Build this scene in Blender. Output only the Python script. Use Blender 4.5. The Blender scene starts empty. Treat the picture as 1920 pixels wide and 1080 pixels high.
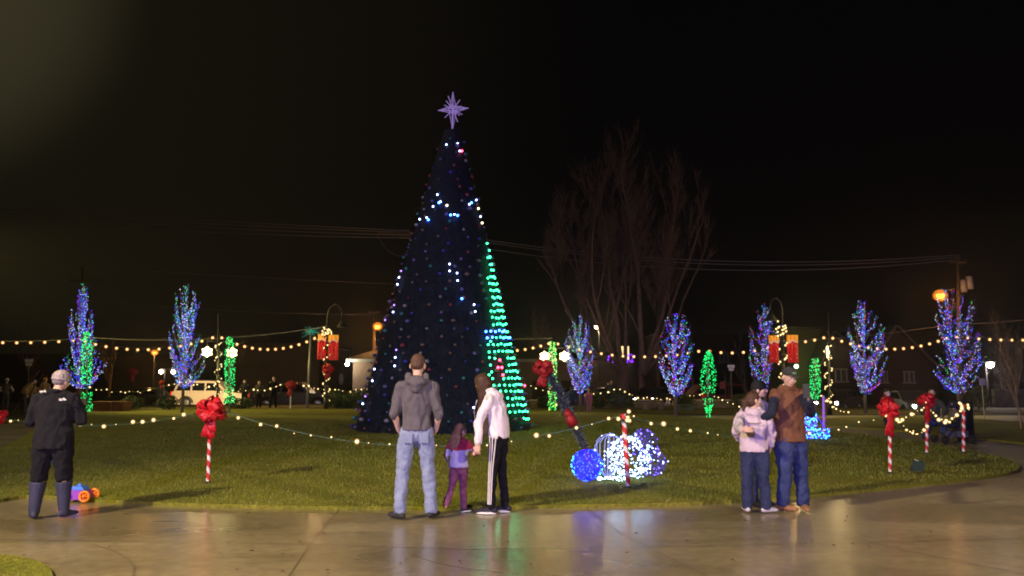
import bpy, math, random
from mathutils import Vector, Matrix, noise
random.seed(7)
PI = math.pi
SC = bpy.context.scene
COL = SC.collection
R = math.radians
V = Vector

# ---------------------------------------------------------------- camera maths
F = 1450.0; TH = math.atan(173.0 / F); HC = 1.52
def ray(px, py):
    x = (px - 960) / F; u = (540 - py) / F
    return V((x, math.cos(TH) - u * math.sin(TH), math.sin(TH) + u * math.cos(TH)))
def P(px, py, Y):
    d = ray(px, py); return V((0, 0, HC)) + d * (Y / d.y)
def G(px, py, z=0.0):
    d = ray(px, py); t = (z - HC) / d.z; return V((0, 0, HC)) + d * t

# ---------------------------------------------------------------- materials
MATS = {}
def mat(name, col, rough=0.7, metal=0.0, var=None, vscale=6.0, bump=0.0, bscale=40.0, spec=0.5, emit=None, estr=0.0, coat=0.0, trans=0.0):
    if name in MATS: return MATS[name]
    m = bpy.data.materials.new(name); m.use_nodes = True
    nt = m.node_tree; b = nt.nodes['Principled BSDF']
    b.inputs['Base Color'].default_value = (*col, 1); b.inputs['Roughness'].default_value = rough
    b.inputs['Metallic'].default_value = metal; b.inputs['Specular IOR Level'].default_value = spec
    b.inputs['Coat Weight'].default_value = coat; b.inputs['Transmission Weight'].default_value = trans
    if emit:
        b.inputs['Emission Color'].default_value = (*emit, 1); b.inputs['Emission Strength'].default_value = estr
    tc = nt.nodes.new('ShaderNodeTexCoord')
    if var:
        n = nt.nodes.new('ShaderNodeTexNoise'); n.inputs['Scale'].default_value = vscale; n.inputs['Detail'].default_value = 6
        r = nt.nodes.new('ShaderNodeValToRGB'); r.color_ramp.elements[0].position = .35; r.color_ramp.elements[1].position = .68
        r.color_ramp.elements[0].color = (*col, 1); r.color_ramp.elements[1].color = (*var, 1)
        nt.links.new(tc.outputs['Object'], n.inputs['Vector']); nt.links.new(n.outputs['Fac'], r.inputs['Fac'])
        nt.links.new(r.outputs['Color'], b.inputs['Base Color'])
    if bump:
        n = nt.nodes.new('ShaderNodeTexNoise'); n.inputs['Scale'].default_value = bscale; n.inputs['Detail'].default_value = 4
        bp = nt.nodes.new('ShaderNodeBump'); bp.inputs['Strength'].default_value = bump; bp.inputs['Distance'].default_value = .02
        nt.links.new(tc.outputs['Object'], n.inputs['Vector']); nt.links.new(n.outputs['Fac'], bp.inputs['Height'])
        nt.links.new(bp.outputs['Normal'], b.inputs['Normal'])
    MATS[name] = m; return m
def glow(name, col, s, sample=True, base=None):
    if name in MATS: return MATS[name]
    m = bpy.data.materials.new(name); m.use_nodes = True; nt = m.node_tree
    b = nt.nodes['Principled BSDF']; b.inputs['Base Color'].default_value = (*(base or [min(1, c * .6 + .03) for c in col]), 1)
    b.inputs['Emission Color'].default_value = (*col, 1); b.inputs['Emission Strength'].default_value = s
    if not sample: m.cycles.emission_sampling = 'NONE'
    MATS[name] = m; return m

# ---------------------------------------------------------------- objects
def tag(o, label=None, cat=None, group=None, kind=None):
    if label: o['label'] = label
    if cat: o['category'] = cat
    if group: o['group'] = group
    if kind: o['kind'] = kind
    return o
def thing(name, label, cat, loc=(0, 0, 0), group=None, rz=0):
    o = bpy.data.objects.new(name, None); COL.objects.link(o); o.location = loc; o.rotation_euler = (0, 0, rz)
    o.empty_display_size = .1
    return tag(o, label, cat, group)
def link_mesh(name, me, parent=None, loc=None):
    o = bpy.data.objects.new(name, me); COL.objects.link(o)
    if parent is not None: o.parent = parent
    if loc is not None: o.location = loc
    return o
def wloc(o):
    l = V((0, 0, 0))
    while o is not None: l = l + o.location; o = o.parent
    return l
def copy_tree(o, parent=None):
    c = o.copy(); COL.objects.link(c); c.parent = parent
    for ch in list(o.children): copy_tree(ch, c)
    return c

class MB:
    def __init__(s): s.v = []; s.f = []; s.m = []; s.k = 0
    def mi(s, k): s.k = k; return s
    def add(s, vs, fs):
        b = len(s.v); s.v += [tuple(p) for p in vs]
        for f in fs: s.f.append(tuple(i + b for i in f)); s.m.append(s.k)
        return s
    def box(s, c, size, M=None, taper=1.0):
        x, y, z = [d / 2 for d in size]; c = V(c)
        vs = []
        for sz in (-1, 1):
            t = taper if sz > 0 else 1
            for sx, sy in ((-1, -1), (1, -1), (1, 1), (-1, 1)):
                p = V((sx * x * t, sy * y * t, sz * z)); vs.append((M @ p if M else p) + c)
        return s.add(vs, [(3, 2, 1, 0), (4, 5, 6, 7), (0, 1, 5, 4), (1, 2, 6, 5), (2, 3, 7, 6), (3, 0, 4, 7)])
    def tube(s, pts, rad, seg=6, cap=True, side=None, closed=False):
        pts = [V(p) for p in pts]; n = len(pts)
        if not isinstance(rad, (list, tuple)): rad = [rad] * n
        vs = []; fs = []; prev = None
        for i, p in enumerate(pts):
            if closed: t = pts[(i + 1) % n] - pts[i - 1]
            else: t = pts[min(i + 1, n - 1)] - pts[max(i - 1, 0)]
            if t.length < 1e-9: t = V((0, 0, 1))
            t.normalize()
            if side is not None: a = V(side) - t * V(side).dot(t)
            elif prev is None:
                h = V((1, 0, 0)) if abs(t.x) < .8 else V((0, 1, 0)); a = h - t * h.dot(t)
            else: a = prev - t * prev.dot(t)
            if a.length < 1e-6: a = t.orthogonal()
            a.normalize(); prev = a; b = t.cross(a)
            r = rad[i]; rx, ry = r if isinstance(r, (tuple, list)) else (r, r)
            for k in range(seg):
                g = 2 * PI * k / seg; vs.append(p + a * (rx * math.cos(g)) + b * (ry * math.sin(g)))
        L = n if closed else n - 1
        for i in range(L):
            j = (i + 1) % n
            for k in range(seg):
                q = (k + 1) % seg; fs.append((i * seg + k, i * seg + q, j * seg + q, j * seg + k))
        if cap and not closed:
            fs.append(tuple(range(seg))[::-1]); fs.append(tuple((n - 1) * seg + k for k in range(seg)))
        return s.add(vs, fs)
    def loft(s, pts, rad, seg=14, side=(1, 0, 0), flat0=False, flat1=False):
        """tube with domed ends, radii may be (rx, ry)"""
        pts = [V(p) for p in pts]; rad = [r if isinstance(r, (tuple, list)) else (r, r) for r in rad]
        t0 = (pts[0] - pts[1]).normalized(); t1 = (pts[-1] - pts[-2]).normalized()
        P2, R2 = [], []
        for a in (() if flat0 else (80, 55, 28)):
            c, q = math.cos(R(a)), math.sin(R(a)); m = min(rad[0])
            P2.append(pts[0] + t0 * m * q); R2.append((rad[0][0] * c, rad[0][1] * c))
        P2 += pts; R2 += rad
        for a in (() if flat1 else (28, 55, 80)):
            c, q = math.cos(R(a)), math.sin(R(a)); m = min(rad[-1])
            P2.append(pts[-1] + t1 * m * q); R2.append((rad[-1][0] * c, rad[-1][1] * c))
        return s.tube(P2, R2, seg, True, side)
    def ell(s, c, r, seg=14, rings=9, M=None):
        c = V(c); r = r if isinstance(r, (tuple, list)) else (r, r, r); vs = []; fs = []
        for i in range(1, rings):
            t = PI * i / rings
            for k in range(seg):
                g = 2 * PI * k / seg
                p = V((r[0] * math.sin(t) * math.cos(g), r[1] * math.sin(t) * math.sin(g), r[2] * math.cos(t)))
                vs.append((M @ p if M else p) + c)
        top = V((0, 0, r[2])); bot = V((0, 0, -r[2]))
        vs.append((M @ top if M else top) + c); vs.append((M @ bot if M else bot) + c)
        T = len(vs) - 2; B = T + 1
        for i in range(rings - 2):
            for k in range(seg):
                q = (k + 1) % seg; fs.append((i * seg + k, (i + 1) * seg + k, (i + 1) * seg + q, i * seg + q))
        for k in range(seg):
            q = (k + 1) % seg; fs.append((T, k, q)); fs.append((B, (rings - 2) * seg + q, (rings - 2) * seg + k))
        return s.add(vs, fs)
    def octa(s, c, r):
        c = V(c); a = [V((r, 0, 0)), V((-r, 0, 0)), V((0, r, 0)), V((0, -r, 0)), V((0, 0, r)), V((0, 0, -r))]
        return s.add([c + p for p in a], [(0, 2, 4), (2, 1, 4), (1, 3, 4), (3, 0, 4), (2, 0, 5), (1, 2, 5), (3, 1, 5), (0, 3, 5)])
    def prism(s, outline, thick, M):
        """outline [(x,z)] extruded along local y by +-thick/2, placed with matrix M (4x4)"""
        n = len(outline)
        vs = [M @ V((x, -thick / 2, z)) for x, z in outline] + [M @ V((x, thick / 2, z)) for x, z in outline]
        fs = [tuple(range(n)), tuple(range(2 * n - 1, n - 1, -1))]
        for i in range(n):
            j = (i + 1) % n; fs.append((j, i, i + n, j + n))
        return s.add(vs, fs)
    def build(s, name, mats, parent=None, smooth=False, world=True, loc=None):
        off = wloc(parent) if (parent is not None and world) else V((0, 0, 0))
        if loc is not None: off = off + V(loc) if parent is None else off
        me = bpy.data.meshes.new(name)
        me.from_pydata([tuple(V(p) - off) for p in s.v], [], s.f)
        ms = mats if isinstance(mats, (list, tuple)) else [mats]
        for m in ms: me.materials.append(m)
        if len(ms) > 1: me.polygons.foreach_set('material_index', s.m)
        if smooth: me.polygons.foreach_set('use_smooth', [True] * len(me.polygons))
        me.update()
        o = link_mesh(name, me, parent)
        if loc is not None and parent is None: o.location = loc
        return o

def T4(loc, rz=0, rx=0, ry=0, s=1):
    return Matrix.Translation(V(loc)) @ Matrix.Rotation(rz, 4, 'Z') @ Matrix.Rotation(rx, 4, 'X') @ Matrix.Rotation(ry, 4, 'Y') @ Matrix.Scale(s, 4)

# blob: union of closed pieces melted into one continuous surface
def blob(name, mb, mats, parent, voxel=.012, smooth=4, fold=0.0, ffreq=(9, 9, 4), matfn=None):
    me = bpy.data.meshes.new('tmp'); me.from_pydata(mb.v, [], mb.f); me.update()
    o = bpy.data.objects.new('tmp', me); COL.objects.link(o)
    m = o.modifiers.new('r', 'REMESH'); m.mode = 'VOXEL'; m.voxel_size = voxel; m.adaptivity = 0
    if smooth:
        m2 = o.modifiers.new('s', 'SMOOTH'); m2.factor = .5; m2.iterations = smooth
    dg = bpy.context.evaluated_depsgraph_get(); dg.update()
    nm = bpy.data.meshes.new_from_object(o.evaluated_get(dg)); nm.name = name
    bpy.data.objects.remove(o, do_unlink=True); bpy.data.meshes.remove(me)
    if fold:
        ns = [v.normal.copy() for v in nm.vertices]
        for v, n in zip(nm.vertices, ns):
            c = v.co
            q = noise.noise(V((c.x * ffreq[0] + 3, c.y * ffreq[1], c.z * ffreq[2]))) + .5 * noise.noise(V((c.x * 2 * ffreq[0], c.y * 2 * ffreq[1] + 9, c.z * 2.6 * ffreq[2])))
            q = -abs(q) * 1.6 + .35
            v.co = c + n * q * fold * 1.6
    nm.materials.clear()
    ms = mats if isinstance(mats, (list, tuple)) else [mats]
    for m in ms: nm.materials.append(m)
    for p in nm.polygons:
        p.use_smooth = True
        if matfn: p.material_index = matfn(p.center)
        else: p.material_index = 0
    nm.update()
    return link_mesh(name, nm, parent)
# ================================================================ people
SKIN = mat('skin', (.55, .36, .28), .55, spec=.35)
SHOE = mat('shoe_dark', (.035, .033, .04), .6)
SOLE = mat('sole_white', (.7, .7, .72), .6)
EYEW = mat('eye_white', (.75, .75, .75), .3)
PUP = mat('pupil', (.02, .015, .01), .2)
LIP = mat('lip', (.42, .2, .18), .5)

def rotz(v, a): return Matrix.Rotation(a, 3, 'Z') @ V(v)

def hand(mb, wrist, d, n, s=1.0, curl=.5, side=1):
    """wrist point, d = direction of the hand, n = back-of-hand normal, side=+1 thumb towards d x n"""
    d = V(d).normalized(); n = (V(n) - d * V(n).dot(d)).normalized(); w = d.cross(n) * side
    mb.loft([V(wrist) - d * .01, V(wrist) + d * .045 * s, V(wrist) + d * .085 * s], [(.024 * s, .016 * s), (.04 * s, .015 * s), (.04 * s, .013 * s)], 10, w)
    for i, (off, L) in enumerate(((.032, .072), (.011, .08), (-.011, .075), (-.032, .06))):
        p = V(wrist) + (d * .088 + w * off) * s; a = 0; pts = [p - d * .02 * s]
        for k, fr in enumerate((.42, .32, .26)):
            pts.append(p); a += curl * (.6 + .25 * k)
            p = p + (d * math.cos(a) - n * math.sin(a) + w * off * 2.0) * L * fr * s
        pts.append(p); mb.loft(pts, [.0088 * s, .0088 * s, .0082 * s, .0078 * s, .0068 * s], 8, w)
    p = V(wrist) + (d * .02 + w * .03) * s
    mb.loft([p - w * .012 * s, p + (d * .03 + w * .022 - n * .01) * s, p + (d * .062 + w * .028 - n * .02) * s], [.012 * s, .0105 * s, .008 * s], 8, n)

def head_parts(mb, M):
    """skull, jaw, nose, ears in head space: centre of the head at origin, face to +y, 0.235 tall"""
    def e(c, r): mb.ell(M @ V(c), r, 16, 11, M.to_3x3())
    e((0, -.012, .025), (.076, .095, .09)); e((0, .02, -.035), (.062, .072, .078)); e((0, .045, -.085), (.032, .035, .026))
    e((0, .088, -.012), (.012, .02, .026)); e((0, .1, -.026), (.016, .014, .012)); e((0, .07, .022), (.05, .022, .014))
    e((.045, .055, -.03), (.024, .025, .024)); e((-.045, .055, -.03), (.024, .025, .024))
    e((0, .078, -.062), (.024, .012, .012))
    for s in (1, -1): e((s * .079, -.01, -.015), (.012, .02, .033))

def person(label, loc, yaw, H=1.75, J=None, build=1.0, top=None, bottom=None, shoes=None, soles=None, hair=None, hairstyle='short',
           head=(0, 0, 0), hat=None, hood=False, mask=None, legs='trousers', hands=(.5, .5), handdir=None, fine=True, face=False, sleeve=1.0,
           hem=0.0, group=None, topfold=.012, toe=(0, 0), skirt=0, matfn=None, tops=None, legw=1.0, bare_forearm=False, extra=None, soleless=False, footlift=None, boots=None, collar=None, boots_color=None, sole_h=.02, skin=None, vest=None):
    s = H / 1.75
    j = dict(hipL=(-.09, 0, .9), hipR=(.09, 0, .9), kneeL=(-.1, .015, .49), kneeR=(.1, .015, .49), ankL=(-.1, -.01, .09), ankR=(.1, -.01, .09),
             pelvis=(0, 0, .95), waist=(0, 0, 1.08), chest=(0, 0, 1.28), neck=(0, -.01, 1.47), shL=(-.185, 0, 1.40), shR=(.185, 0, 1.40),
             elL=(-.25, -.02, 1.12), elR=(.25, -.02, 1.12), wrL=(-.26, .05, .88), wrR=(.26, .05, .88), head=(0, .02, 1.63))
    if J: j.update(J)
    j = {k: V(v) * s for k, v in j.items()}
    root = thing('person', label, 'person', loc, group, yaw)
    vx = .0085 if fine else .02; cv = .0115 if fine else .024
    vx *= max(.7, s); cv *= max(.7, s)
    b = build
    hm = Matrix.Translation(j['head']) @ Matrix.Rotation(head[0], 4, 'Z') @ Matrix.Rotation(head[1], 4, 'X') @ Matrix.Rotation(head[2], 4, 'Y') @ Matrix.Scale(s if s > .8 else s * 1.22, 4)
    hs = s if s > .8 else s * 1.22
    # --- skin body, one continuous mesh
    B = MB()
    head_parts(B, hm)
    B.loft([j['neck'] - V((0, 0, .03)) * s, j['neck'] + (j['head'] - j['neck']) * .55], [.056 * s * (b ** .3), .05 * s], 12)
    B.loft([j['pelvis'], j['waist'], j['chest'], j['neck'] - V((0, 0, .07)) * s], [(.14 * s * b, .095 * s * b), (.125 * s * b, .085 * s * b), (.145 * s * b, .095 * s * b), (.09 * s, .06 * s)], 16)
    for q, sg in (('L', -1), ('R', 1)):
        B.loft([j['neck'] - V((0, 0, .06)) * s, j['sh' + q]], [.05 * s, .05 * s], 10, (0, 1, 0))
        fr = .038 if sleeve < 1 else .029
        B.loft([j['sh' + q], j['el' + q]], [.034 * s, .03 * s], 12); B.loft([j['el' + q], j['el' + q].lerp(j['wr' + q], .3), j['wr' + q]], [.029 * s, fr * s, .025 * s], 12)
        B.loft([j['pelvis'] * .5 + j['hip' + q] * .5, j['hip' + q]], [.06 * s * b, .055 * s * b], 12); B.loft([j['hip' + q], j['knee' + q]], [.055 * s * b, .034 * s], 12); B.loft([j['knee' + q], j['ank' + q]], [.034 * s, .03 * s], 12)
        fd = rotz((0, 1, 0), toe[0 if q == 'L' else 1])
        B.loft([j['ank' + q] - V((0, 0, .035)) * s, j['ank' + q] + fd * .11 * s - V((0, 0, .055)) * s], [.032 * s, .025 * s], 10)
        d = j['wr' + q] - j['el' + q]; hd = (handdir or {}).get(q); nrm = V((sg, 0, 0)); cu = hands[0 if q == 'L' else 1]
        if hd: d, nrm = V(hd[0]), V(hd[1])
        hand(B, j['wr' + q], d, nrm, hs, cu, -sg if not (hd and len(hd) > 2) else hd[2])
    blob('body', B, skin or SKIN, root, vx, 1)
    # --- top
    C = MB()
    tb = .022 * s
    zh = -hem * s
    C.loft([j['pelvis'] + V((0, 0, zh)), j['pelvis'] * .5 + j['waist'] * .5, j['waist'], j['chest'], j['chest'] * .45 + j['neck'] * .55, j['neck'] - V((0, .0, .02)) * s],
           [(.172 * s * b, .126 * s * b), (.168 * s * b, .123 * s * b), (.158 * s * b, .118 * s * b), (.178 * s * b, .125 * s * b), (.15 * s * b ** .6, .1 * s * b ** .6), (.07 * s, .066 * s)], 20, (1, 0, 0), True)
    for q, sg in (('L', -1), ('R', 1)):
        C.loft([j['neck'] - V((0, 0, .035)) * s, j['neck'] * .45 + j['sh' + q] * .55 - V((0, 0, .012)) * s, j['sh' + q] - V((0, 0, .012)) * s], [.06 * s, .066 * s, .062 * s * b ** .4], 12, (0, 1, 0))
        if vest is None:
            e = j['el' + q]; w = j['wr' + q]; up = j['sh' + q]
            if sleeve < 1: w = e + (w - e) * sleeve
            C.loft([up - V((0, 0, .02)) * s, (up + e) / 2, e], [.062 * s * b ** .5, .06 * s * b ** .5, .055 * s * b ** .5], 14); C.loft([e, e.lerp(w, .5), w], [.055 * s * b ** .5, .05 * s, .043 * s], 14, (1, 0, 0), False, True)
        else:
            C.loft([j['sh' + q], j['sh' + q] * .85 + j['el' + q] * .15], [.075 * s, .08 * s], 14)
    if hood:
        nk = j['neck'] + V((0, -.05, -.015)) * s
        C.tube([nk + V((.095 * s * math.cos(a), .085 * s * math.sin(a) + .02 * s, .02 * s * math.cos(a * 2) + (.045 * s if math.sin(a) > 0 else -.01 * s))) for a in [2 * PI * k / 16 for k in range(16)]], .036 * s, 8, False, None, True)
        C.loft([nk + V((0, -.03, .01)) * s, nk + V((0, -.055, -.1)) * s], [(.1 * s, .05 * s), (.05 * s, .03 * s)], 12)
    if collar:
        C.tube([j['neck'] + V((.068 * s * math.cos(a), .062 * s * math.sin(a), .02 * s)) for a in [2 * PI * k / 14 for k in range(14)]], .022 * s, 8, False, None, True)
    nm = 'jacket' if vest is None else 'vest'
    blob(nm, C, tops or top, root, cv, 3, topfold * s, matfn=matfn)
    if vest is not None:
        S = MB()
        for q in 'LR':
            e = j['el' + q]; w = j['wr' + q]; up = j['sh' + q]
            S.loft([up, (up + e) / 2, e], [.062 * s, .06 * s, .056 * s], 14); S.loft([e, e.lerp(w, .5), w], [.056 * s, .05 * s, .042 * s], 14)
            blob('sleeve', S, vest, root, cv, 3, .01 * s); S = MB()
    # --- bottom
    D = MB()
    lw = legw
    if boots:
        bt_ank = {q: j['ank' + q] for q in 'LR'}
    D.loft([j['hipL'] * .5 + j['hipR'] * .5 - V((0, 0, .02)) * s, j['pelvis'], j['pelvis'] * .7 + j['waist'] * .3], [(.15 * s * b, .108 * s * b), (.155 * s * b, .11 * s * b), (.14 * s * b, .098 * s * b)], 18)
    for q in 'LR':
        h = j['hip' + q]; k = j['knee' + q]; a = j['ank' + q]
        if boots: D.loft([h * .9 + j['pelvis'] * .1, h * .65 + k * .35, k, k * .85 + a * .15], [.1 * s * b, .092 * s * b, .074 * s * b, .07 * s * b], 14, (1, 0, 0), False, True)
        else: D.loft([h * .9 + j['pelvis'] * .1, h * .65 + k * .35, k], [.096 * s * b ** .7, .09 * s * b ** .8 * lw ** .7, .068 * s * lw * b ** .5], 14); D.loft([k, k * .4 + a * .6, a + V((0, 0, -.035)) * s], [.068 * s * lw * b ** .5, .064 * s * lw * b ** .4, .06 * s * lw], 14, (1, 0, 0), False, True)
    blob('trousers', D, bottom, root, cv, 3, .010 * s, (8, 8, 7))
    # --- shoes
    for qi, q in enumerate('LR'):
        a = j['ank' + q]; fd = rotz((0, 1, 0), toe[qi]); z0 = a.z - .09 * s; sd = fd.cross(V((0, 0, 1)))
        lift = 0 if not footlift else footlift.get(q, 0)
        base = V((a.x, a.y, z0))
        def pt(f, z):
            p = fd * f * s + V((0, 0, z * s))
            if lift: p = Matrix.Rotation(-lift, 3, sd) @ (p - fd * .15 * s) + fd * .15 * s
            return base + p
        W = MB()
        W.loft([pt(-.05, .045), pt(.02, .045), pt(.11, .038), pt(.165, .034)], [(.036 * s, .036 * s), (.042 * s, .042 * s), (.046 * s, .032 * s), (.038 * s, .024 * s)], 12, sd)
        W.loft([pt(-.012, .05), pt(-.005, .1)], [.042 * s, .042 * s], 12)
        if boots: W.loft([pt(-.0, .06), V(a) + (j['knee' + q] - a) * .5, V(a) + (j['knee' + q] - a) * boots], [.058 * s, .078 * s, .096 * s], 14, (1, 0, 0), False, True)
        sh = blob('boot' if boots else 'shoe', W, shoes or SHOE, root, cv * .8, 2)
        if soles:
            o = []; 
            for k in range(14):
                g = 2 * PI * k / 14; o.append(pt(.058 + .122 * math.cos(g), .0) + sd * .044 * s * math.sin(g) * (1 + .15 * math.cos(g)))
            Z = MB(); up = V((0, 0, .028 * s))
            n = len(o); Z.add([p + V((0, 0, .002)) for p in o] + [p + up for p in o], [tuple(range(n))[::-1], tuple(range(n, 2 * n))] + [(i, (i + 1) % n, (i + 1) % n + n, i + n) for i in range(n)])
            Z.build('sole', soles, sh, world=False)
    # --- hair
    if hair:
        E = MB(); 
        def he(c, r): E.ell(hm @ V(c), r, 16, 11, hm.to_3x3())
        if hairstyle == 'short':
            he((0, -.018, .042), (.0805, .094, .084)); he((0, -.04, .0), (.077, .068, .06))
        else:
            he((0, -.018, .036), (.086, .1, .094)); he((0, -.05, -.02), (.085, .07, .085))
        if hairstyle == 'long':
            p0 = hm @ V((0, -.055, -.02)); E.loft([p0, hm @ V((0, -.085, -.12)), hm @ V((0, -.1, -.25)), hm @ V((0, -.09, -.34))], [(.085 * hs, .05 * hs), (.1 * hs, .045 * hs), (.09 * hs, .038 * hs), (.05 * hs, .022 * hs)], 14)
        if hairstyle == 'hang':   # falls forward past a bent face
            E.loft([hm @ V((0, -.03, .03)), hm @ V((0, .02, -.05)), hm @ V((0, .08, -.14)), hm @ V((0, .16, -.2)), hm @ V((0, .22, -.22))], [(.1 * hs, .1 * hs), (.098 * hs, .095 * hs), (.085 * hs, .075 * hs), (.06 * hs, .05 * hs), (.03 * hs, .03 * hs)], 14)
        if hairstyle == 'pony':
            E.loft([hm @ V((0, -.1, .04)), hm @ V((0, -.15, .0)), hm @ V((0, -.155, -.12)), hm @ V((0, -.14, -.19))], [.03 * hs, .05 * hs, .045 * hs, .015 * hs], 12)
        if hairstyle == 'bob':
            he((0, -.03, -.06), (.095, .075, .09))
        ob = blob('hair', E, hair, root, vx, 1, .004 * s, (22, 22, 5))
    if hat:
        kind, hm_ = hat[0], hat[1]; E = MB()
        if kind == 'beanie':
            E.ell(hm @ V((0, -.015, .05)), (.09, .108, .088), 18, 12, hm.to_3x3())
            E.tube([hm @ V((.088 * math.cos(a), .1 * math.sin(a) - .012, .022)) for a in [2 * PI * k / 18 for k in range(18)]], .016 * hs, 8, False, None, True)
            blob('knit_hat', E, hm_, root, vx, 1, .004, (30, 30, 2))
        if kind == 'cap':
            E.ell(hm @ V((0, -.012, .058)), (.088, .104, .075), 18, 12, hm.to_3x3())
            E.loft([hm @ V((0, .07, .055)), hm @ V((0, .12, .05)), hm @ V((0, .165, .04))], [(.07 * hs, .008 * hs), (.065 * hs, .008 * hs), (.045 * hs, .007 * hs)], 14, (hm.to_3x3() @ V((1, 0, 0))))
            cp = blob('cap', E, hm_, root, vx * .8, 1)
            if len(hat) > 2:
                L = MB(); L.ell(hm @ V((0, .091, .075)), (.03, .006, .014), 12, 7, hm.to_3x3()); L.tube([hm @ V((-.028, .094, .07)), hm @ V((-.01, .099, .086)), hm @ V((.012, .1, .07)), hm @ V((.03, .095, .084))], .004 * hs, 6); L.build('cap_emblem', hat[2], cp, world=False)
    if mask:
        E = MB(); E.ell(hm @ V((0, .062, -.055)), (.055, .05, .048), 14, 9, hm.to_3x3()); E.build('face_mask', mask, root, True, world=False)
    if face:
        for sx in (1, -1):
            E = MB(); E.ell(hm @ V((sx * .031, .078, .004)), (.014, .012, .009), 12, 8, hm.to_3x3()); ey = E.build('eye', EYEW, root, True, world=False)
            E = MB(); E.ell(hm @ V((sx * .031, .088, .004)), (.0065, .004, .0065), 10, 6, hm.to_3x3()); E.build('pupil', PUP, ey, True, world=False)
            E = MB(); E.tube([hm @ V((sx * .012, .092, .023)), hm @ V((sx * .03, .091, .029)), hm @ V((sx * .05, .075, .024))], .0045 * hs, 6); E.build('eyebrow', hair or PUP, root, world=False)
        E = MB(); E.loft([hm @ V((-.022, .082, -.062)), hm @ V((0, .091, -.064)), hm @ V((.022, .082, -.062))], [.005 * hs, .007 * hs, .005 * hs], 8, (0, 0, 1)); E.build('lips', LIP, root, True, world=False)
    root['_hm'] = 0; del root['_hm']
    return root, j, hm
# ================================================================ camera, sky, lamps
cam = bpy.data.cameras.new('camera'); co = bpy.data.objects.new('camera', cam); COL.objects.link(co)
cam.sensor_width = 36; cam.lens = F / 1920 * 36; cam.clip_start = .1; cam.clip_end = 2000
co.location = (0, 0, HC); co.rotation_euler = (PI / 2 + TH, 0, 0); SC.camera = co
SC.cycles.use_denoising = True; SC.cycles.denoiser = 'OPENIMAGEDENOISE'; SC.cycles.filter_width = 1.9
SC.cycles.sample_clamp_indirect = 4; SC.cycles.max_bounces = 5; SC.cycles.use_light_tree = True; SC.cycles.caustics_reflective = False; SC.cycles.caustics_refractive = False
vs = SC.view_settings; vs.view_transform = 'Standard'; vs.look = 'None'; vs.exposure = 0; vs.gamma = 1
W = bpy.data.worlds.new('World'); SC.world = W; W.use_nodes = True; nt = W.node_tree
bg = nt.nodes['Background']; geo = nt.nodes.new('ShaderNodeTexCoord')
sky = nt.nodes.new('ShaderNodeTexSky'); sky.sky_type = 'NISHITA'; sky.sun_disc = False; sky.sun_elevation = R(-12); sky.sun_rotation = R(200)
# warm light pollution to the left, with off-frame lamp glare painted into the sky
dot = nt.nodes.new('ShaderNodeVectorMath'); dot.operation = 'DOT_PRODUCT'; dot.inputs[1].default_value = V((-.62, .7, .42)).normalized()
nt.links.new(geo.outputs['Generated'], dot.inputs[0])
mr = nt.nodes.new('ShaderNodeMapRange'); mr.interpolation_type = 'SMOOTHSTEP'; mr.inputs['From Min'].default_value = .70; mr.inputs['From Max'].default_value = 1.02; mr.inputs['To Min'].default_value = 0; mr.inputs['To Max'].default_value = 1
nt.links.new(dot.outputs['Value'], mr.inputs['Value'])
mix = nt.nodes.new('ShaderNodeMix'); mix.data_type = 'RGBA'; mix.inputs[6].default_value = (.0012, .0010, .0012, 1); mix.inputs[7].default_value = (.0066, .0054, .0028, 1)
nt.links.new(mr.outputs[0], mix.inputs[0])
ad = nt.nodes.new('ShaderNodeMix'); ad.data_type = 'RGBA'; ad.blend_type = 'ADD'; ad.inputs[0].default_value = .05
mr2 = nt.nodes.new('ShaderNodeMapRange'); mr2.interpolation_type = 'SMOOTHERSTEP'; mr2.inputs['From Min'].default_value = .965; mr2.inputs['From Max'].default_value = 1.0
nt.links.new(dot.outputs['Value'], mr2.inputs['Value'])
mx3 = nt.nodes.new('ShaderNodeMix'); mx3.data_type = 'RGBA'; mx3.blend_type = 'ADD'; mx3.inputs[7].default_value = (.030, .026, .013, 1); nt.links.new(mr2.outputs[0], mx3.inputs[0]); nt.links.new(mix.outputs[2], mx3.inputs[6])
nt.links.new(mx3.outputs[2], ad.inputs[6]); nt.links.new(sky.outputs[0], ad.inputs[7]); nt.links.new(ad.outputs[2], bg.inputs['Color']); bg.inputs['Strength'].default_value = 1

def lamp(name, loc, energy, col, radius=.15, spot=None, aim=None, blend=.6):
    l = bpy.data.lights.new(name, 'SPOT' if spot else 'POINT'); l.energy = energy; l.color = col; l.shadow_soft_size = radius
    if spot: l.spot_size = R(spot); l.spot_blend = blend
    o = bpy.data.objects.new(name, l); COL.objects.link(o); o.location = loc
    if aim is not None: o.rotation_euler = (V(aim) - V(loc)).to_track_quat('-Z', 'Y').to_euler()
    return o
lamp('unseen_lamp', (-9.5, .5, 7.6), 11400, (1, .79, .40), .3, 76, (-.5, 8.6, 0), .9)
lamp('unseen_lamp', (10, -3.5, 7.0), 7600, (1, .76, .43), .3, 70, (-.5, 9.2, 0), .9)
lamp('unseen_lamp', (-20, 15, 9.0), 2600, (1, .85, .5), .3, 120, (0, 29, 0))
lamp('unseen_lamp', (-33, 41, 9.5), 26000, (1, .80, .20), .3, 52, (-5, 39.5, 0), .7)  # off-frame spot added to brighten the far lawn crest
lamp('unseen_lamp', (30, 36, 9.5), 6500, (1, .80, .25), .3, 60, (8, 36, 0), .7)  # off-frame counterpart for the right half of the far lawn
lamp('purple_plaza_lamp', (-5, -13, 5.2), 15500, (.46, .34, 1.0), .3, 62, (0, 9, .9), .8)

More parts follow.
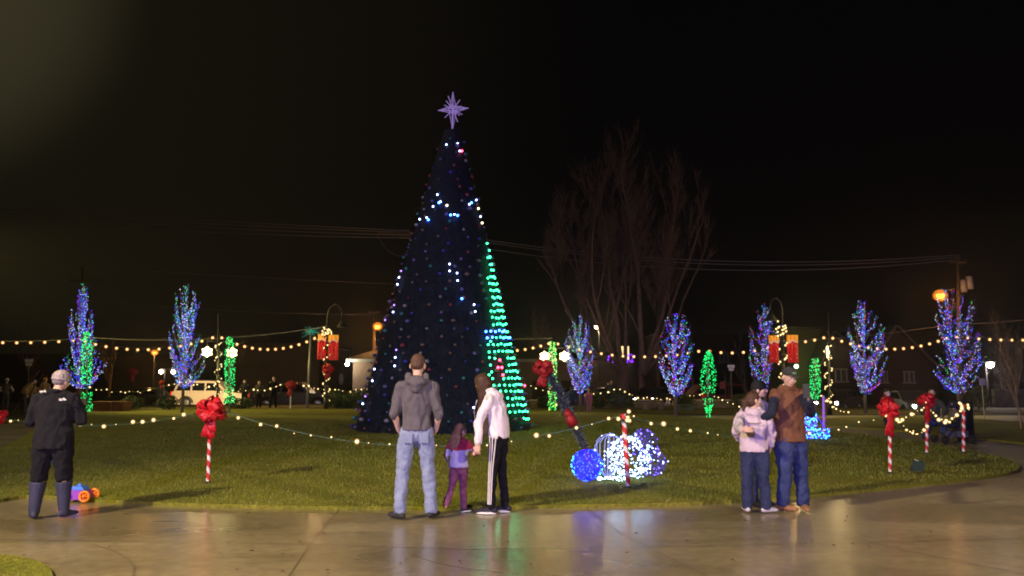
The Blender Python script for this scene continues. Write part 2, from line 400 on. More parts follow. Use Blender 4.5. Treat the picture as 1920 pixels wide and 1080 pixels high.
hb = bpy.data.meshes.new('haze'); X0, X1, Y0, Y1, Z0, Z1 = -310, 310, -70, 620, -1.6, 34  # added volume whose scattering stands in for lens bloom
hb.from_pydata([(x, y, z) for z in (Z0, Z1) for x, y in ((X0, Y0), (X1, Y0), (X1, Y1), (X0, Y1))], [], [(3, 2, 1, 0), (4, 5, 6, 7), (0, 1, 5, 4), (1, 2, 6, 5), (2, 3, 7, 6), (3, 0, 4, 7)])
hm_ = bpy.data.materials.new('bloom_haze'); hm_.use_nodes = True; nt = hm_.node_tree; nt.nodes.remove(nt.nodes['Principled BSDF'])
pv = nt.nodes.new('ShaderNodeVolumePrincipled'); pv.inputs['Density'].default_value = .0007; pv.inputs['Anisotropy'].default_value = .85; pv.inputs['Color'].default_value = (.8, .8, .8, 1)
nt.links.new(pv.outputs[0], nt.nodes['Material Output'].inputs['Volume']); hb.materials.append(hm_)
tag(link_mesh('haze', hb), 'thin haze added to give the lamps a soft glow', 'haze', kind='stuff')
SC.cycles.volume_bounces = 0

# ================================================================ ground
GRD = mat('asphalt', (.03, .027, .025), .8, var=(.05, .045, .04), vscale=.3, bump=.3, bscale=30)
g = MB(); g.add([(-300, -60, -.02), (300, -60, -.02), (300, 42, -.02), (-300, 42, -.02), (300, 50, -.44), (-300, 50, -.44), (300, 600, -.44), (-300, 600, -.44)], [(0, 1, 2, 3), (3, 2, 4, 5), (5, 4, 6, 7)])
tag(g.build('ground', GRD), kind='structure')

# concrete plaza: worn, partly damp
def concrete():
    m = bpy.data.materials.new('damp_concrete'); m.use_nodes = True; nt = m.node_tree; N = nt.nodes; L = nt.links
    b = N['Principled BSDF']; tc = N.new('ShaderNodeTexCoord')
    n1 = N.new('ShaderNodeTexNoise'); n1.inputs['Scale'].default_value = .55; n1.inputs['Detail'].default_value = 5; n1.inputs['Distortion'].default_value = .8
    mp = N.new('ShaderNodeMapping'); mp.inputs['Scale'].default_value = (.55, 1.5, 1); L.new(tc.outputs['Object'], mp.inputs[0]); L.new(mp.outputs[0], n1.inputs['Vector'])
    n2 = N.new('ShaderNodeTexNoise'); n2.inputs['Scale'].default_value = 9; n2.inputs['Detail'].default_value = 8; L.new(tc.outputs['Object'], n2.inputs['Vector'])
    n3 = N.new('ShaderNodeTexNoise'); n3.inputs['Scale'].default_value = 120; n3.inputs['Detail'].default_value = 3; L.new(tc.outputs['Object'], n3.inputs['Vector'])
    r = N.new('ShaderNodeValToRGB'); e = r.color_ramp.elements; e[0].position = .3; e[0].color = (.19, .155, .09, 1); e[1].position = .72; e[1].color = (.34, .285, .175, 1); L.new(n1.outputs['Fac'], r.inputs['Fac'])
    r2 = N.new('ShaderNodeValToRGB'); e = r2.color_ramp.elements; e[0].position = .3; e[0].color = (.66, .66, .65, 1); e[1].position = .7; e[1].color = (1.06, 1.05, 1.03, 1); L.new(n2.outputs['Fac'], r2.inputs['Fac'])
    mx = N.new('ShaderNodeMix'); mx.data_type = 'RGBA'; mx.blend_type = 'MULTIPLY'; mx.inputs[0].default_value = .85; L.new(r.outputs[0], mx.inputs[6]); L.new(r2.outputs[0], mx.inputs[7])
    L.new(mx.outputs[2], b.inputs['Base Color'])
    rr = N.new('ShaderNodeMapRange'); rr.inputs['From Min'].default_value = .35; rr.inputs['From Max'].default_value = .62; rr.inputs['To Min'].default_value = .24; rr.inputs['To Max'].default_value = .44
    L.new(n1.outputs['Fac'], rr.inputs['Value'])
    sx = N.new('ShaderNodeSeparateXYZ'); L.new(tc.outputs['Object'], sx.inputs[0])
    dx = N.new('ShaderNodeMapRange'); dx.interpolation_type = 'SMOOTHSTEP'; dx.inputs['From Min'].default_value = 2.6; dx.inputs['From Max'].default_value = 5.5; dx.inputs['To Max'].default_value = .38; L.new(sx.outputs['X'], dx.inputs['Value'])
    a1 = N.new('ShaderNodeMath'); L.new(rr.outputs[0], a1.inputs[0]); L.new(dx.outputs[0], a1.inputs[1]); L.new(a1.outputs[0], b.inputs['Roughness'])
    bp = N.new('ShaderNodeBump'); bp.inputs['Strength'].default_value = .22; bp.inputs['Distance'].default_value = .004; L.new(n3.outputs['Fac'], bp.inputs['Height']); L.new(bp.outputs[0], b.inputs['Normal'])
    b.inputs['Specular IOR Level'].default_value = .6
    cw = N.new('ShaderNodeMapRange'); cw.inputs['From Min'].default_value = 0; cw.inputs['From Max'].default_value = .38; cw.inputs['To Min'].default_value = .75; cw.inputs['To Max'].default_value = 0; L.new(dx.outputs[0], cw.inputs['Value']); L.new(cw.outputs[0], b.inputs['Coat Weight']); b.inputs['Coat Roughness'].default_value = .21; b.inputs['Coat IOR'].default_value = 1.4
    return m
CON = concrete()
g = MB(); g.add([(-40, -8, -.006), (40, -8, -.006), (40, 34, -.006), (-40, 34, -.006)], [(0, 1, 2, 3)])
tag(g.build('plaza_pavement', CON), kind='structure')
# joints and the curved inlay band in the pavement
JN = mat('pavement_joint', (.13, .105, .075), .5)
g = MB()
def jline(pts, w=.016):
    w *= .7
    for a, b in zip(pts, pts[1:]):
        a = V(a); b = V(b); d = (b - a).normalized(); n = V((-d.y, d.x, 0)) * w / 2
        g.add([a - n, b - n, b + n, a + n], [(0, 1, 2, 3)])
def gz(px, py, z=-.002): return G(px, py, z)
jline([gz(-60, 1010), gz(560, 1020), gz(900, 1030), gz(1300, 1024), gz(1900, 1010)])
jline([gz(1095, 948), gz(1128, 975), gz(1165, 1000), gz(1200, 1018), gz(1330, 1082)], .014)
jline([gz(1400, 960), gz(1560, 1000), gz(1760, 1045), gz(1930, 1078)], .014)
jline([gz(640, 950), gz(610, 985), gz(575, 1030), gz(540, 1082)], .012)
jline([gz(175, 1020), gz(215, 1033), gz(240, 1048), gz(252, 1062), gz(250, 1082)], .02)
jline([gz(772, 1040), gz(820, 1056), gz(880, 1066), gz(960, 1075)], .012)
tag(g.build('pavement_joints', JN), kind='structure')

# ---------------------------------------------------------------- lawns
def lawnmat(name, cols):
    m = bpy.data.materials.new(name); m.use_nodes = True; nt = m.node_tree; N = nt.nodes; L = nt.links
    b = N['Principled BSDF']; b.inputs['Roughness'].default_value = .85; b.inputs['Specular IOR Level'].default_value = .2
    tc = N.new('ShaderNodeTexCoord')
    n1 = N.new('ShaderNodeTexNoise'); n1.inputs['Scale'].default_value = .9; n1.inputs['Detail'].default_value = 9; n1.inputs['Roughness'].default_value = .65; L.new(tc.outputs['Object'], n1.inputs['Vector'])
    n2 = N.new('ShaderNodeTexNoise'); n2.inputs['Scale'].default_value = 22; n2.inputs['Detail'].default_value = 5; L.new(tc.outputs['Object'], n2.inputs['Vector'])
    r = N.new('ShaderNodeValToRGB'); e = r.color_ramp.elements; e[0].position = .34; e[0].color = (*cols[0], 1); e[1].position = .66; e[1].color = (*cols[2], 1); k = e.new(.5); k.color = (*cols[1], 1)
    L.new(n1.outputs['Fac'], r.inputs['Fac'])
    r2 = N.new('ShaderNodeValToRGB'); e = r2.color_ramp.elements; e[0].position = .3; e[0].color = (.5, .5, .45, 1); e[1].position = .72; e[1].color = (1.25, 1.2, 1.05, 1); L.new(n2.outputs['Fac'], r2.inputs['Fac'])
    mx = N.new('ShaderNodeMix'); mx.data_type = 'RGBA'; mx.blend_type = 'MULTIPLY'; mx.inputs[0].default_value = .8; L.new(r.outputs[0], mx.inputs[6]); L.new(r2.outputs[0], mx.inputs[7]); L.new(mx.outputs[2], b.inputs['Base Color'])
    bp = N.new('ShaderNodeBump'); bp.inputs['Strength'].default_value = .9; bp.inputs['Distance'].default_value = .03; L.new(n2.outputs['Fac'], bp.inputs['Height']); L.new(bp.outputs[0], b.inputs['Normal'])
    return m
LAWN = lawnmat('winter_lawn', ((.125, .14, .018), (.165, .172, .022), (.215, .205, .034)))
LZ = .035
lawn_px = [(-260, 960), (-60, 941), (0, 937), (55, 926), (130, 933), (250, 940), (400, 945), (640, 950), (960, 948), (1240, 943), (1340, 940), (1500, 930), (1650, 915),
           (1780, 902), (1870, 891), (1908, 882), (1914, 874), (1905, 866), (1880, 857), (1820, 844), (1740, 829), (1650, 818), (1575, 809), (1500, 801), (1440, 795),
           (1340, 784), (1200, 776), (1040, 770), (830, 767), (500, 766), (300, 768), (140, 777), (75, 795), (30, 830), (-60, 860), (-300, 880)]
def smooth_poly(pts, it=2):
    for _ in range(it):
        q = []
        for a, b in zip(pts, pts[1:] + pts[:1]): q += [a * .75 + b * .25, a * .25 + b * .75]
        pts = q
    return pts
def slab(name, px, z, m, world=None):
    pts = smooth_poly([G(*p, z) for p in px]) if world is None else world
    n = len(pts); g = MB()
    g.add([(p.x, p.y, z) for p in pts] + [(p.x, p.y, -.01) for p in pts], [tuple(range(n))] + [(i, i + n, (i + 1) % n + n, (i + 1) % n) for i in range(n)])
    o = g.build(name, m); tag(o, kind='structure'); return o, pts
lawn, lawn_poly = slab('lawn', lawn_px, LZ, LAWN)
far_px = [(1480, 789), (1560, 783), (1700, 779), (1815, 784), (1925, 791), (2100, 800), (2100, 850), (1925, 831), (1860, 824), (1735, 811), (1640, 803), (1560, 797)]
lawn2, lawn2_poly = slab('lawn', far_px, LZ, LAWN)
corner_px = [(-200, 1030), (-40, 1036), (20, 1040), (70, 1050), (98, 1066), (100, 1095), (60, 1140), (-200, 1140)]
lawn3, lawn3_poly = slab('lawn', corner_px, LZ * .6, LAWN)
# tree-lined verge and mulch beds beyond the lawn
MUL = mat('bark_mulch', (.10, .055, .022), .9, var=(.16, .10, .04), vscale=8, bump=.8, bscale=40)
slab('mulch_bed', [(420, 765), (500, 750), (640, 750), (650, 764), (520, 766)], .01, MUL)
VER = lawnmat('verge_grass', ((.07, .06, .02), (.09, .08, .025), (.12, .10, .03)))
slab('verge', [(-400, 800), (-200, 763), (400, 758), (1000, 760), (1400, 762), (2100, 765), (2100, 776), (1400, 778), (600, 768), (200, 770), (-100, 810)], .004, VER)

def inside(p, poly):
    c = False; n = len(poly)
    for i in range(n):
        a, b = poly[i], poly[i - 1]
        if (a.y > p[1]) != (b.y > p[1]) and p[0] < (b.x - a.x) * (p[1] - a.y) / (b.y - a.y) + a.x: c = not c
    return c
# grass blades where they can be made out
GM = [mat('grass_a', (.135, .172, .020), .6, spec=.25), mat('grass_b', (.195, .205, .030), .6, spec=.25), mat('grass_c', (.10, .13, .018), .6, spec=.25), mat('grass_d', (.22, .18, .07), .7, spec=.2)]
g = MB(); rnd = random.Random(3)
def blades(poly, y0, y1, x0, x1, n, z):
    for _ in range(n):
        y = y0 + (y1 - y0) * rnd.random() ** 2.2; x = x0 + (x1 - x0) * rnd.random()
        if abs(x) > y * .70 + .6 or not inside((x, y), poly): continue
        q = noise.noise(V((x * .8, y * .8, 0))) + .6 * noise.noise(V((x * 3.2, y * 3.2, 5)))
        k = 0 if q > .05 else (1 if q > -.28 else 2)
        if rnd.random() < .08: k = 3
        elif rnd.random() < .25: k = rnd.randrange(3)
        if q < -.42 and rnd.random() < .7: continue
        h = (.014 + .024 * rnd.random()) * (1 + .35 * q) * (1.25 if y > 12 else 1); w = .0035 * (y / 9.5) ** 1.3; a = rnd.random() * PI; c, s = math.cos(a) * w, math.sin(a) * w
        lx, ly = rnd.uniform(-.022, .022), rnd.uniform(-.022, .022)
        g.mi(k).add([(x - c, y - s, z - .004), (x + c, y + s, z - .004), (x + lx, y + ly, z + h)], [(0, 1, 2)])
blades(lawn_poly, 9.2, 28, -11, 10.5, 175000, LZ)
blades(lawn3_poly, 4.5, 8, -6, -3, 12000, LZ * .6)
tag(g.build('grass', GM), 'short olive green winter grass covering the round lawn', 'grass', kind='stuff')
# scattered leaf litter on the pavement and lawn
g = MB(); LEAF = mat('dry_leaf', (.10, .06, .03), .8)
for i in range(330):
    if i < 90: x, y, z = rnd.uniform(-5, 6), rnd.uniform(5.4, 9.2), -.002
    else: x, y, z = rnd.uniform(-7, 8), rnd.uniform(10, 17), LZ + .03
    a = rnd.random() * 6; r = rnd.uniform(.012, .028)
    g.add([(x + r * math.cos(a), y + r * math.sin(a), z + .003), (x - r * math.sin(a) * .6, y + r * math.cos(a) * .6, z + .012), (x - r * math.cos(a), y - r * math.sin(a), z + .004), (x + r * .6 * math.sin(a), y - r * .6 * math.cos(a), z + .01)], [(0, 1, 2, 3)])
tag(g.build('leaf_litter', LEAF), 'dry brown leaves scattered over pavement and grass', 'leaves', kind='stuff')
# ================================================================ light bulbs
WARM = glow('warm_bulb', (1, .60, .26), 14); WARMS = glow('warm_bulb_soft', (1, .74, .34), 10)
def halo_shell(name, col, s, a):  # see-through emissive shell that imitates the halo round a lamp
    m = bpy.data.materials.new(name); m.use_nodes = True; nt = m.node_tree; nt.nodes.remove(nt.nodes['Principled BSDF'])
    t = nt.nodes.new('ShaderNodeBsdfTransparent'); e = nt.nodes.new('ShaderNodeEmission'); e.inputs[0].default_value = (*col, 1); e.inputs[1].default_value = s
    x = nt.nodes.new('ShaderNodeMixShader'); lw = nt.nodes.new('ShaderNodeLayerWeight'); lw.inputs[0].default_value = .5
    mr_ = nt.nodes.new('ShaderNodeMapRange'); mr_.inputs['To Min'].default_value = a; mr_.inputs['To Max'].default_value = 0; nt.links.new(lw.outputs['Facing'], mr_.inputs['Value'])
    nt.links.new(mr_.outputs[0], x.inputs[0]); nt.links.new(t.outputs[0], x.inputs[1]); nt.links.new(e.outputs[0], x.inputs[2]); nt.links.new(x.outputs[0], nt.nodes['Material Output'].inputs[0])
    m.cycles.emission_sampling = 'NONE'; return m
AMBER_HALO = halo_shell('amber_halo', (1, .42, .12), 1.1, .75); PALE_HALO = halo_shell('pale_amber_halo', (1, .60, .20), .9, .7)  # orange halo colours for the shells round the bulbs
GREENL = glow('green_bulb', (.008, .85, .17), 2.2); BLUEL = glow('blue_bulb', (.006, .035, 1), 4.2); VIOL = glow('violet_bulb', (.20, .015, 1), 3.4)
CYANL = glow('cyan_bulb', (.03, .38, 1), 2.6); REDL = glow('red_bulb', (1, .02, .07), 1.8); WHITEL = glow('white_bulb', (.55, .68, 1), 3.2); PINKL = glow('pink_bulb', (1, .08, .42), 2.0)
TGREEN = glow('tree_green_bulb', (.03, 1, .30), 15); LIME = glow('lime_bulb', (.5, 1, .12), 3)
WIRE = mat('dark_wire', (.02, .02, .02), .6)
POLE = mat('black_pole', (.025, .025, .027), .45, .4)
GREY = mat('galvanised', (.3, .3, .3), .5, .6)
def octmesh(name, r, m, seg=8, rings=5):
    b = MB(); b.ell((0, 0, 0), r, seg, rings)
    me = bpy.data.meshes.new(name); me.from_pydata(b.v, [], b.f); me.materials.append(m); me.polygons.foreach_set('use_smooth', [True] * len(me.polygons)); return me
def halobulb(name, r, m1, m2, k=2.1):  # bright core inside an oversized shell that draws its halo
    b = MB(); b.mi(0).ell((0, 0, 0), r, 8, 6); b.mi(1).ell((0, 0, 0), r * k, 12, 8)
    me = bpy.data.meshes.new(name); me.from_pydata(b.v, [], b.f); me.materials.append(m1); me.materials.append(m2); me.polygons.foreach_set('material_index', b.m); me.polygons.foreach_set('use_smooth', [True] * len(me.polygons)); return me
BULB = halobulb('bulb', .034, WARM, AMBER_HALO, 2.5); BULBF = halobulb('bulb_far', .026, WARMS, PALE_HALO, 2.0)
TEAR = halobulb('bulb_near', .0165, WARMS, PALE_HALO, 2.1)

def bez(a, b, sag, n, up=V((0, 0, 1))):
    a = V(a); b = V(b); return [a.lerp(b, i / n) - up * (4 * sag * (i / n) * (1 - i / n)) for i in range(n + 1)]

# ---------------------------------------------------------------- overhead festoon strings
def festoon(label, a, b, sag, n, group='overhead festoon strings between the poles', mesh=None, start=.5):
    pts = bez(a, b, sag, n * 2 + 2)
    root = thing('string_light', label, 'string light', tuple(pts[0]), group)
    m = MB(); m.tube(pts, .012, 4); m.build('cable', WIRE, root)
    for i in range(n):
        t = (i + start) / n; p = V(a).lerp(V(b), t) - V((0, 0, 4 * sag * t * (1 - t) + .07))
        o = link_mesh('bulb', mesh or BULB, root, p - pts[0])
        s = MB()
    return root
D = 38
def sagz(px, d): return px / F * d
festoon('festoon string entering at the left edge of the square, level with the lit tree tops', P(-60, 637, D), P(150, 635, D), sagz(4, D), 8)
festoon('festoon string sagging between the leftmost lit tree and the post by the SUV', P(150, 635, D), P(409, 627, D), sagz(22, D), 13)
festoon('festoon string sagging from the post by the SUV to the left banner post', P(409, 627, D), P(612, 620, D), sagz(29, D), 14)
festoon('festoon string rising from behind the cone tree to the beige building post', P(860, 640, D), P(1036, 639, D), sagz(16, D), 12)
festoon('festoon string dipping in front of the tall bare tree', P(1036, 639, D), P(1320, 654, D), sagz(19, D), 14)
festoon('festoon string from the spindle shaped green column to the right banner post', P(1320, 654, D), P(1467, 640, D), sagz(11, D), 7)
festoon('short festoon string between the right red banner post and the double lantern post', P(1467, 640, D), P(1553, 628, D), sagz(4, D), 5)
festoon('festoon string sagging from the double lantern post past the second lit tree from the right', P(1553, 628, D), P(1783, 628, D), sagz(24, D), 14)
festoon('festoon string running from the rightmost lit tree out of the right edge', P(1783, 628, D), P(1990, 632, D), sagz(5, D), 10)

# ---------------------------------------------------------------- distant garland strings near street level
def strand(label, pxs, d, n, group, r=.012):
    pts = [P(x, y, d) for x, y in pxs]
    L = [0]
    for a, b in zip(pts, pts[1:]): L.append(L[-1] + (b - a).length)
    root = thing('light_garland', label, 'garland', tuple(pts[0]), group)
    m = MB(); m.tube(pts, .035, 5); m.build('tinsel', GARM, root)
    rn = random.Random(len(label))
    for i in range(n):
        t = L[-1] * (i + rn.uniform(.15, .85)) / n
        k = max(j for j in range(len(L)) if L[j] <= t); k = min(k, len(pts) - 2)
        p = pts[k].lerp(pts[k + 1], (t - L[k]) / max(1e-6, L[k + 1] - L[k])) + V((rn.uniform(-.05, .05), -.05, rn.uniform(-.06, .06)))
        o = link_mesh('bulb', BULBF, root, p - pts[0]); q = rn.choice((.6, .8, 1, 1.35)); o.scale = (q, q, q)
    return root
GARM = mat('garland_green', (.012, .035, .014), .8)
gf = 'low garlands of warm lights along the street side'
strand('low light garland behind the grey hatted woman, left of the SUV', [(165, 727), (195, 731), (230, 736), (262, 735), (300, 727), (345, 717)], 44, 17, gf)
strand('low light garland across the side of the white SUV', [(345, 717), (385, 726), (420, 733), (450, 734), (500, 731), (545, 717)], 43, 18, gf)
strand('low light garland between the far red bow and the left red banner post', [(545, 717), (575, 724), (612, 730), (650, 734), (690, 730)], 43, 15, gf)
strand('low light garland below the snowflake post beside the beige building', [(985, 722), (1005, 728), (1050, 737), (1100, 739), (1135, 735), (1160, 727)], 42, 13, gf)
strand('low light garland at the foot of the tall bare tree', [(1160, 727), (1175, 738), (1190, 744), (1225, 749), (1265, 749), (1300, 742), (1330, 736)], 42, 20, gf)
strand('low light garland dropping right from the green spiral pole by the red car', [(1332, 738), (1350, 748), (1372, 758), (1392, 765), (1420, 768)], 40, 9, gf)
strand('low light garland between the double lantern post and the selfie group', [(1535, 738), (1552, 752), (1572, 768), (1592, 775)], 33, 9, gf)

# ---------------------------------------------------------------- candy cane posts with bows and thick garlands
RED = mat('cane_red', (.55, .015, .02), .45, spec=.5); WHT = mat('cane_white', (.75, .72, .75), .45)
DRB = mat('dark_red_ribbon', (.28, .006, .012), .6, bump=.4, bscale=25)
BOW = mat('red_ribbon', (.6, .008, .02), .5, var=(.42, .006, .015), vscale=12, bump=.4, bscale=25)
def bow(mb, c, s, rn, tails=True, tl=2.2):
    c = V(c)
    for k in range(34):
        d = V((rn.gauss(0, 1), rn.gauss(0, .8), rn.gauss(0, .9))).normalized(); d.z = d.z * .9 + .05
        sd = d.orthogonal().normalized(); L = s * rn.uniform(.75, 1.12); w = s * .42
        pts = []
        for i in range(9):
            a = 2 * PI * i / 8; pts.append(c + d * (L * .5 * (1 - math.cos(a))) + sd * (s * .28 * math.sin(a)))
        wd = d.cross(sd)
        mb.tube(pts, [(w * (.45 + .25 * math.sin(PI * i / 8)), .004) for i in range(9)], 8, True, wd)
    if tails:
        for k, (dx, L) in enumerate(((-.25, tl), (.2, tl * .8), (.05, tl * 1.05), (-.05, tl * .7))):
            p = [c + V((dx * s * t * 1.2 + .12 * s * math.sin(5 * t + k), -.15 * s, -L * s * t)) for t in (0, .25, .5, .75, 1)]
            mb.tube(p, [(.2 * s, .012 * s), (.26 * s, .02 * s), (.24 * s, .012 * s), (.27 * s, .02 * s), (.22 * s, .012 * s)], 8, True, (1, .25, 0))
def cane(label, px, py, top_py, d=None, lean=0, r=.024, bows=None, lights=0, group='candy striped posts around the lawn', cap=False):
    base = G(px, py, LZ); base.z = LZ; Y = base.y
    top = P(px + lean, top_py, Y); h = top.z - base.z
    root = thing('candy_cane_post', label, 'striped post', tuple(base), group)
    m = MB(); n = 44; seg = 14; vs = []; ax = V((top.x - base.x, 0, h))
    for i in range(n + 1):
        for k in range(seg):
            a = 2 * PI * k / seg; vs.append(base + ax * (i / n) + V((r * math.cos(a), r * math.sin(a), 0)))
    m.v = [tuple(v) for v in vs]; turns = h / .17
    for i in range(n):
        for k in range(seg):
            q = (k + 1) % seg; ph = (i / n * turns + k / seg) % 1
            m.f.append((i * seg + k, i * seg + q, (i + 1) * seg + q, (i + 1) * seg + k)); m.m.append(0 if ph < .56 else 1)
    m.f.append(tuple(n * seg + k for k in range(seg))); m.m.append(0)
    m.build('striped_pole', [RED, WHT], root, True)
    m = MB(); m.tube([base + V((0, 0, -.02)), base + V((0, 0, .03))], .035, 10); m.build('ground_socket', POLE, root)
    rn = random.Random(px)
    if bows:
        m = MB(); bow(m, P(px + lean + bows[0], bows[1], Y - .05), bows[2], rn, True, bows[3] if len(bows) > 3 else 2.2); m.build('ribbon_bow', BOW, root, True)
    if lights:
        m = MB(); m.tube([top + V((.06 * math.cos(a), .06 * math.sin(a), -.02 * a)) for a in [k * .7 for k in range(14)]], .022, 5); m.build('garland_tuft', GARM, root)
        for k in range(lights):
            a = rn.random() * 6; link_mesh('bulb', TEAR, root, top - base + V((.09 * math.cos(a), .09 * math.sin(a) - .03, rn.uniform(-.14, .08))))
    return root, base, top
c0 = cane('candy striped post with a wilted red bow cut off by the left edge', -14, 892, 782, bows=(8, 784, .15, .4))
c1 = cane('candy striped post with the biggest red bow, on the grass left of centre', 390, 906, 762, lean=5, bows=(3, 770, .215, 1.75), r=.026)
c2 = cane('candy striped post without a bow, in front of the glowing blue and white lights', 1178, 915, 776, lean=-9, lights=7, r=.033)
c3 = cane('candy striped post with a long red bow in front of the child in red', 1669, 888, 778, lean=-1, bows=(-1, 768, .17, 2.4), r=.026)
c4 = cane('thin candy striped post with red bow left of the stroller', 1738, 851, 770, bows=(0, 752, .17, 2.3), r=.03)
c5 = cane('candy striped post with light tuft directly in front of the stroller', 1807, 849, 758, lights=6, r=.032)

def garland(label, a, b, sag, n, r=.03, group='tinsel garlands slung between the striped posts', big=1.0, seed=1):
    rn = random.Random(seed); pts = bez(a, b, sag, 40)
    root = thing('light_garland', label, 'garland', tuple(pts[0]), group)
    m = MB()
    m.tube(pts, .008, 5)
    for i in range(int((V(b) - V(a)).length * 160)):
        t = rn.random(); p = V(a).lerp(V(b), t) - V((0, 0, 4 * sag * t * (1 - t)))
        d = V((rn.gauss(0, 1), rn.gauss(0, 1), rn.gauss(0, 1))).normalized() * r * rn.uniform(.6, 1.5); q = d.orthogonal().normalized() * .005
        m.add([p - q, p + q, p + d], [(0, 1, 2)])
    m.build('tinsel', TINS, root)
    for i in range(n):
        t = (i + rn.uniform(.2, .8)) / n; p = V(a).lerp(V(b), t) - V((0, 0, 4 * sag * t * (1 - t))) + V((rn.uniform(-.02, .02), -.03, rn.uniform(-.03, .03)))
        o = link_mesh('bulb', TEAR, root, p - pts[0]); s = rn.choice((.3, .45, .8, 1.15)) * big; o.scale = (s, s, s); o.rotation_euler = (rn.random() * 3, rn.random() * 3, 0)
TINS = mat('tinsel_green', (.05, .09, .04), .5, .2)
garland('tinsel garland at the left edge behind the grey hatted woman', c0[2], P(385, 772, c1[2].y), .17, 17, seed=2, big=.9)
garland('longest tinsel garland, sagging between the big red bow and the bare striped post', P(397, 762, c1[2].y), P(1168, 778, c2[2].y), .50, 21, seed=5, big=1.1)
garland('tinsel garland from the bare striped post to behind the selfie group and the red child', P(1172, 778, c2[2].y), P(1664, 776, c3[2].y), .33, 20, seed=8, big=1.05)
garland('low tinsel garland between the red child post and the stroller post', P(1672, 776, c3[2].y), P(1738, 800, c4[2].y), .2, 14, seed=4)
garland('upper tinsel garland from the red child post up to the small bow', P(1675, 784, c3[2].y), P(1738, 752, c4[2].y), .1, 9, seed=6)
garland('brightest short tinsel garland hanging in front of the crouching man', P(1740, 764, c4[2].y), P(1806, 757, c5[2].y), .32, 18, seed=7, big=1.15)

# ---------------------------------------------------------------- big cone tree
TY = 24.4
AX0 = P(831, 812, TY); AX0.z = LZ; TOPP = P(848, 246, TY + .0)
TH_ = TOPP.z - AX0.z; R0 = 168 / F * TY * .995; R1 = 16 / F * (TY + 1)
def axis(t): return AX0.lerp(V((TOPP.x, AX0.y, TOPP.z)), t)
def crad(t): return R0 + (R1 - R0) * t
def cone_hit(px, py, out=.04):
    d = ray(px, py); o = V((0, 0, HC)); best = None; s = (TY - 4) / d.y
    for i in range(900):
        p = o + d * s; t = (p.z - AX0.z) / TH_
        if 0 <= t <= 1:
            c = axis(t); dd = math.hypot(p.x - c.x, p.y - c.y) - crad(t) - out
            if dd <= 0: return p
            if best is None or dd < best[0]: best = (dd, p, c, t)
        s += .006
    if best and best[0] < .5:
        dd, p, c, t = best; v = V((p.x - c.x, p.y - c.y, 0)).normalized() * (crad(t) + out); return V((c.x + v.x, c.y + v.y, p.z))
    return None
tree = thing('cone_christmas_tree', 'giant dark cone shaped christmas tree with partly lit bulbs in the middle of the lawn', 'christmas tree', tuple(AX0))
m = MB(); n = 80; seg = 96
for i in range(n + 1):
    t = i / n; c = axis(t); r = crad(t) * (.955 if t < 1 else .9)
    for k in range(seg):
        a = 2 * PI * k / seg; rr = r * (1 + .006 * math.sin(24 * a) + .03 * noise.noise(V((a * 6, t * 30, 0))))
        m.v.append((c.x + rr * math.cos(a), c.y + rr * math.sin(a), c.z))
for i in range(n):
    for k in range(seg): q = (k + 1) % seg; m.f.append((i * seg + k, i * seg + q, (i + 1) * seg + q, (i + 1) * seg + k)); m.m.append(0)
m.f.append(tuple(n * seg + k for k in range(seg))); m.m.append(0)
TCORE = mat('tree_core', (.006, .010, .020), .9); m.build('frame_core', TCORE, tree)
rn = random.Random(11); m = MB()
for i in range(64000):
    t = 1 - math.sqrt(1 - rn.random() * .9985); t = min(t, .995); a = 2 * PI * rn.random()
    if math.sin(a) > .35 and rn.random() < .75: continue
    a = (round(a * 24 / PI) + rn.gauss(0, .28)) * PI / 24 if rn.random() < .72 else a
    c = axis(t); r = crad(t) * (.95 + .02 * rn.random()); o = V((math.cos(a), math.sin(a), 0)); sd = V((-o.y, o.x, 0))
    p = c + o * r; L = rn.choice((.09, .13, .18, .24)) * rn.uniform(.7, 1.1) * (1 - .35 * t); tip = p + o * L * rn.uniform(.5, 1) + V((0, 0, -L * rn.uniform(.1, 1.1))) + sd * rn.uniform(-.06, .06); w = rn.uniform(.006, .013)
    m.mi(0 if rn.random() < .75 else 1).add([p - sd * w, p + sd * w, tip + sd * w * .4], [(0, 1, 2)])
NEED = mat('tree_needles', (.013, .024, .046), .55, spec=.4); NEED2 = mat('tree_needles_pale', (.04, .056, .09), .5, spec=.4)
m.build('needles', [NEED, NEED2], tree)
# baubles
bm = {k: mat('bauble_' + k, c, .35, .3) for k, c in dict(violet=(.17, .13, .45), silver=(.3, .29, .40), teal=(.04, .26, .3), red=(.3, .05, .07), blue=(.05, .05, .48), bronze=(.17, .11, .10)).items()}
bmesh_ = {k: octmesh('bauble_' + k, .062, v, 14, 9) for k, v in bm.items()}
pts = []
for row in range(40):
    t = row / 40 + .012; c = axis(t); r = crad(t); nn = max(3, int(2 * PI * r / .72))
    for k in range(nn):
        a = 2 * PI * (k + (row % 2) * .5 + rn.uniform(-.3, .3)) / nn
        if t < .97: pts.append((math.sin(a) < .25, c + V((math.cos(a), math.sin(a), 0)) * (r + .015), rn.choice(('violet', 'violet', 'silver', 'teal', 'red', 'bronze', 'bronze', 'blue'))))
vis = [p for p in pts if p[0]]; rn.shuffle(vis)
for _, p, k in vis[:100]:
    o = link_mesh('bauble', bmesh_[k], tree, p - AX0); s = rn.uniform(.6, 1.25); o.scale = (s, s, s * .8)
m = MB()
ks = list(bm)
for _, p, k in vis[100:]: m.mi(ks.index(k)).ell(p, rn.uniform(.03, .055), 8, 6)
tag(m.build('baubles', [bm[k] for k in ks], tree, True), kind='stuff')
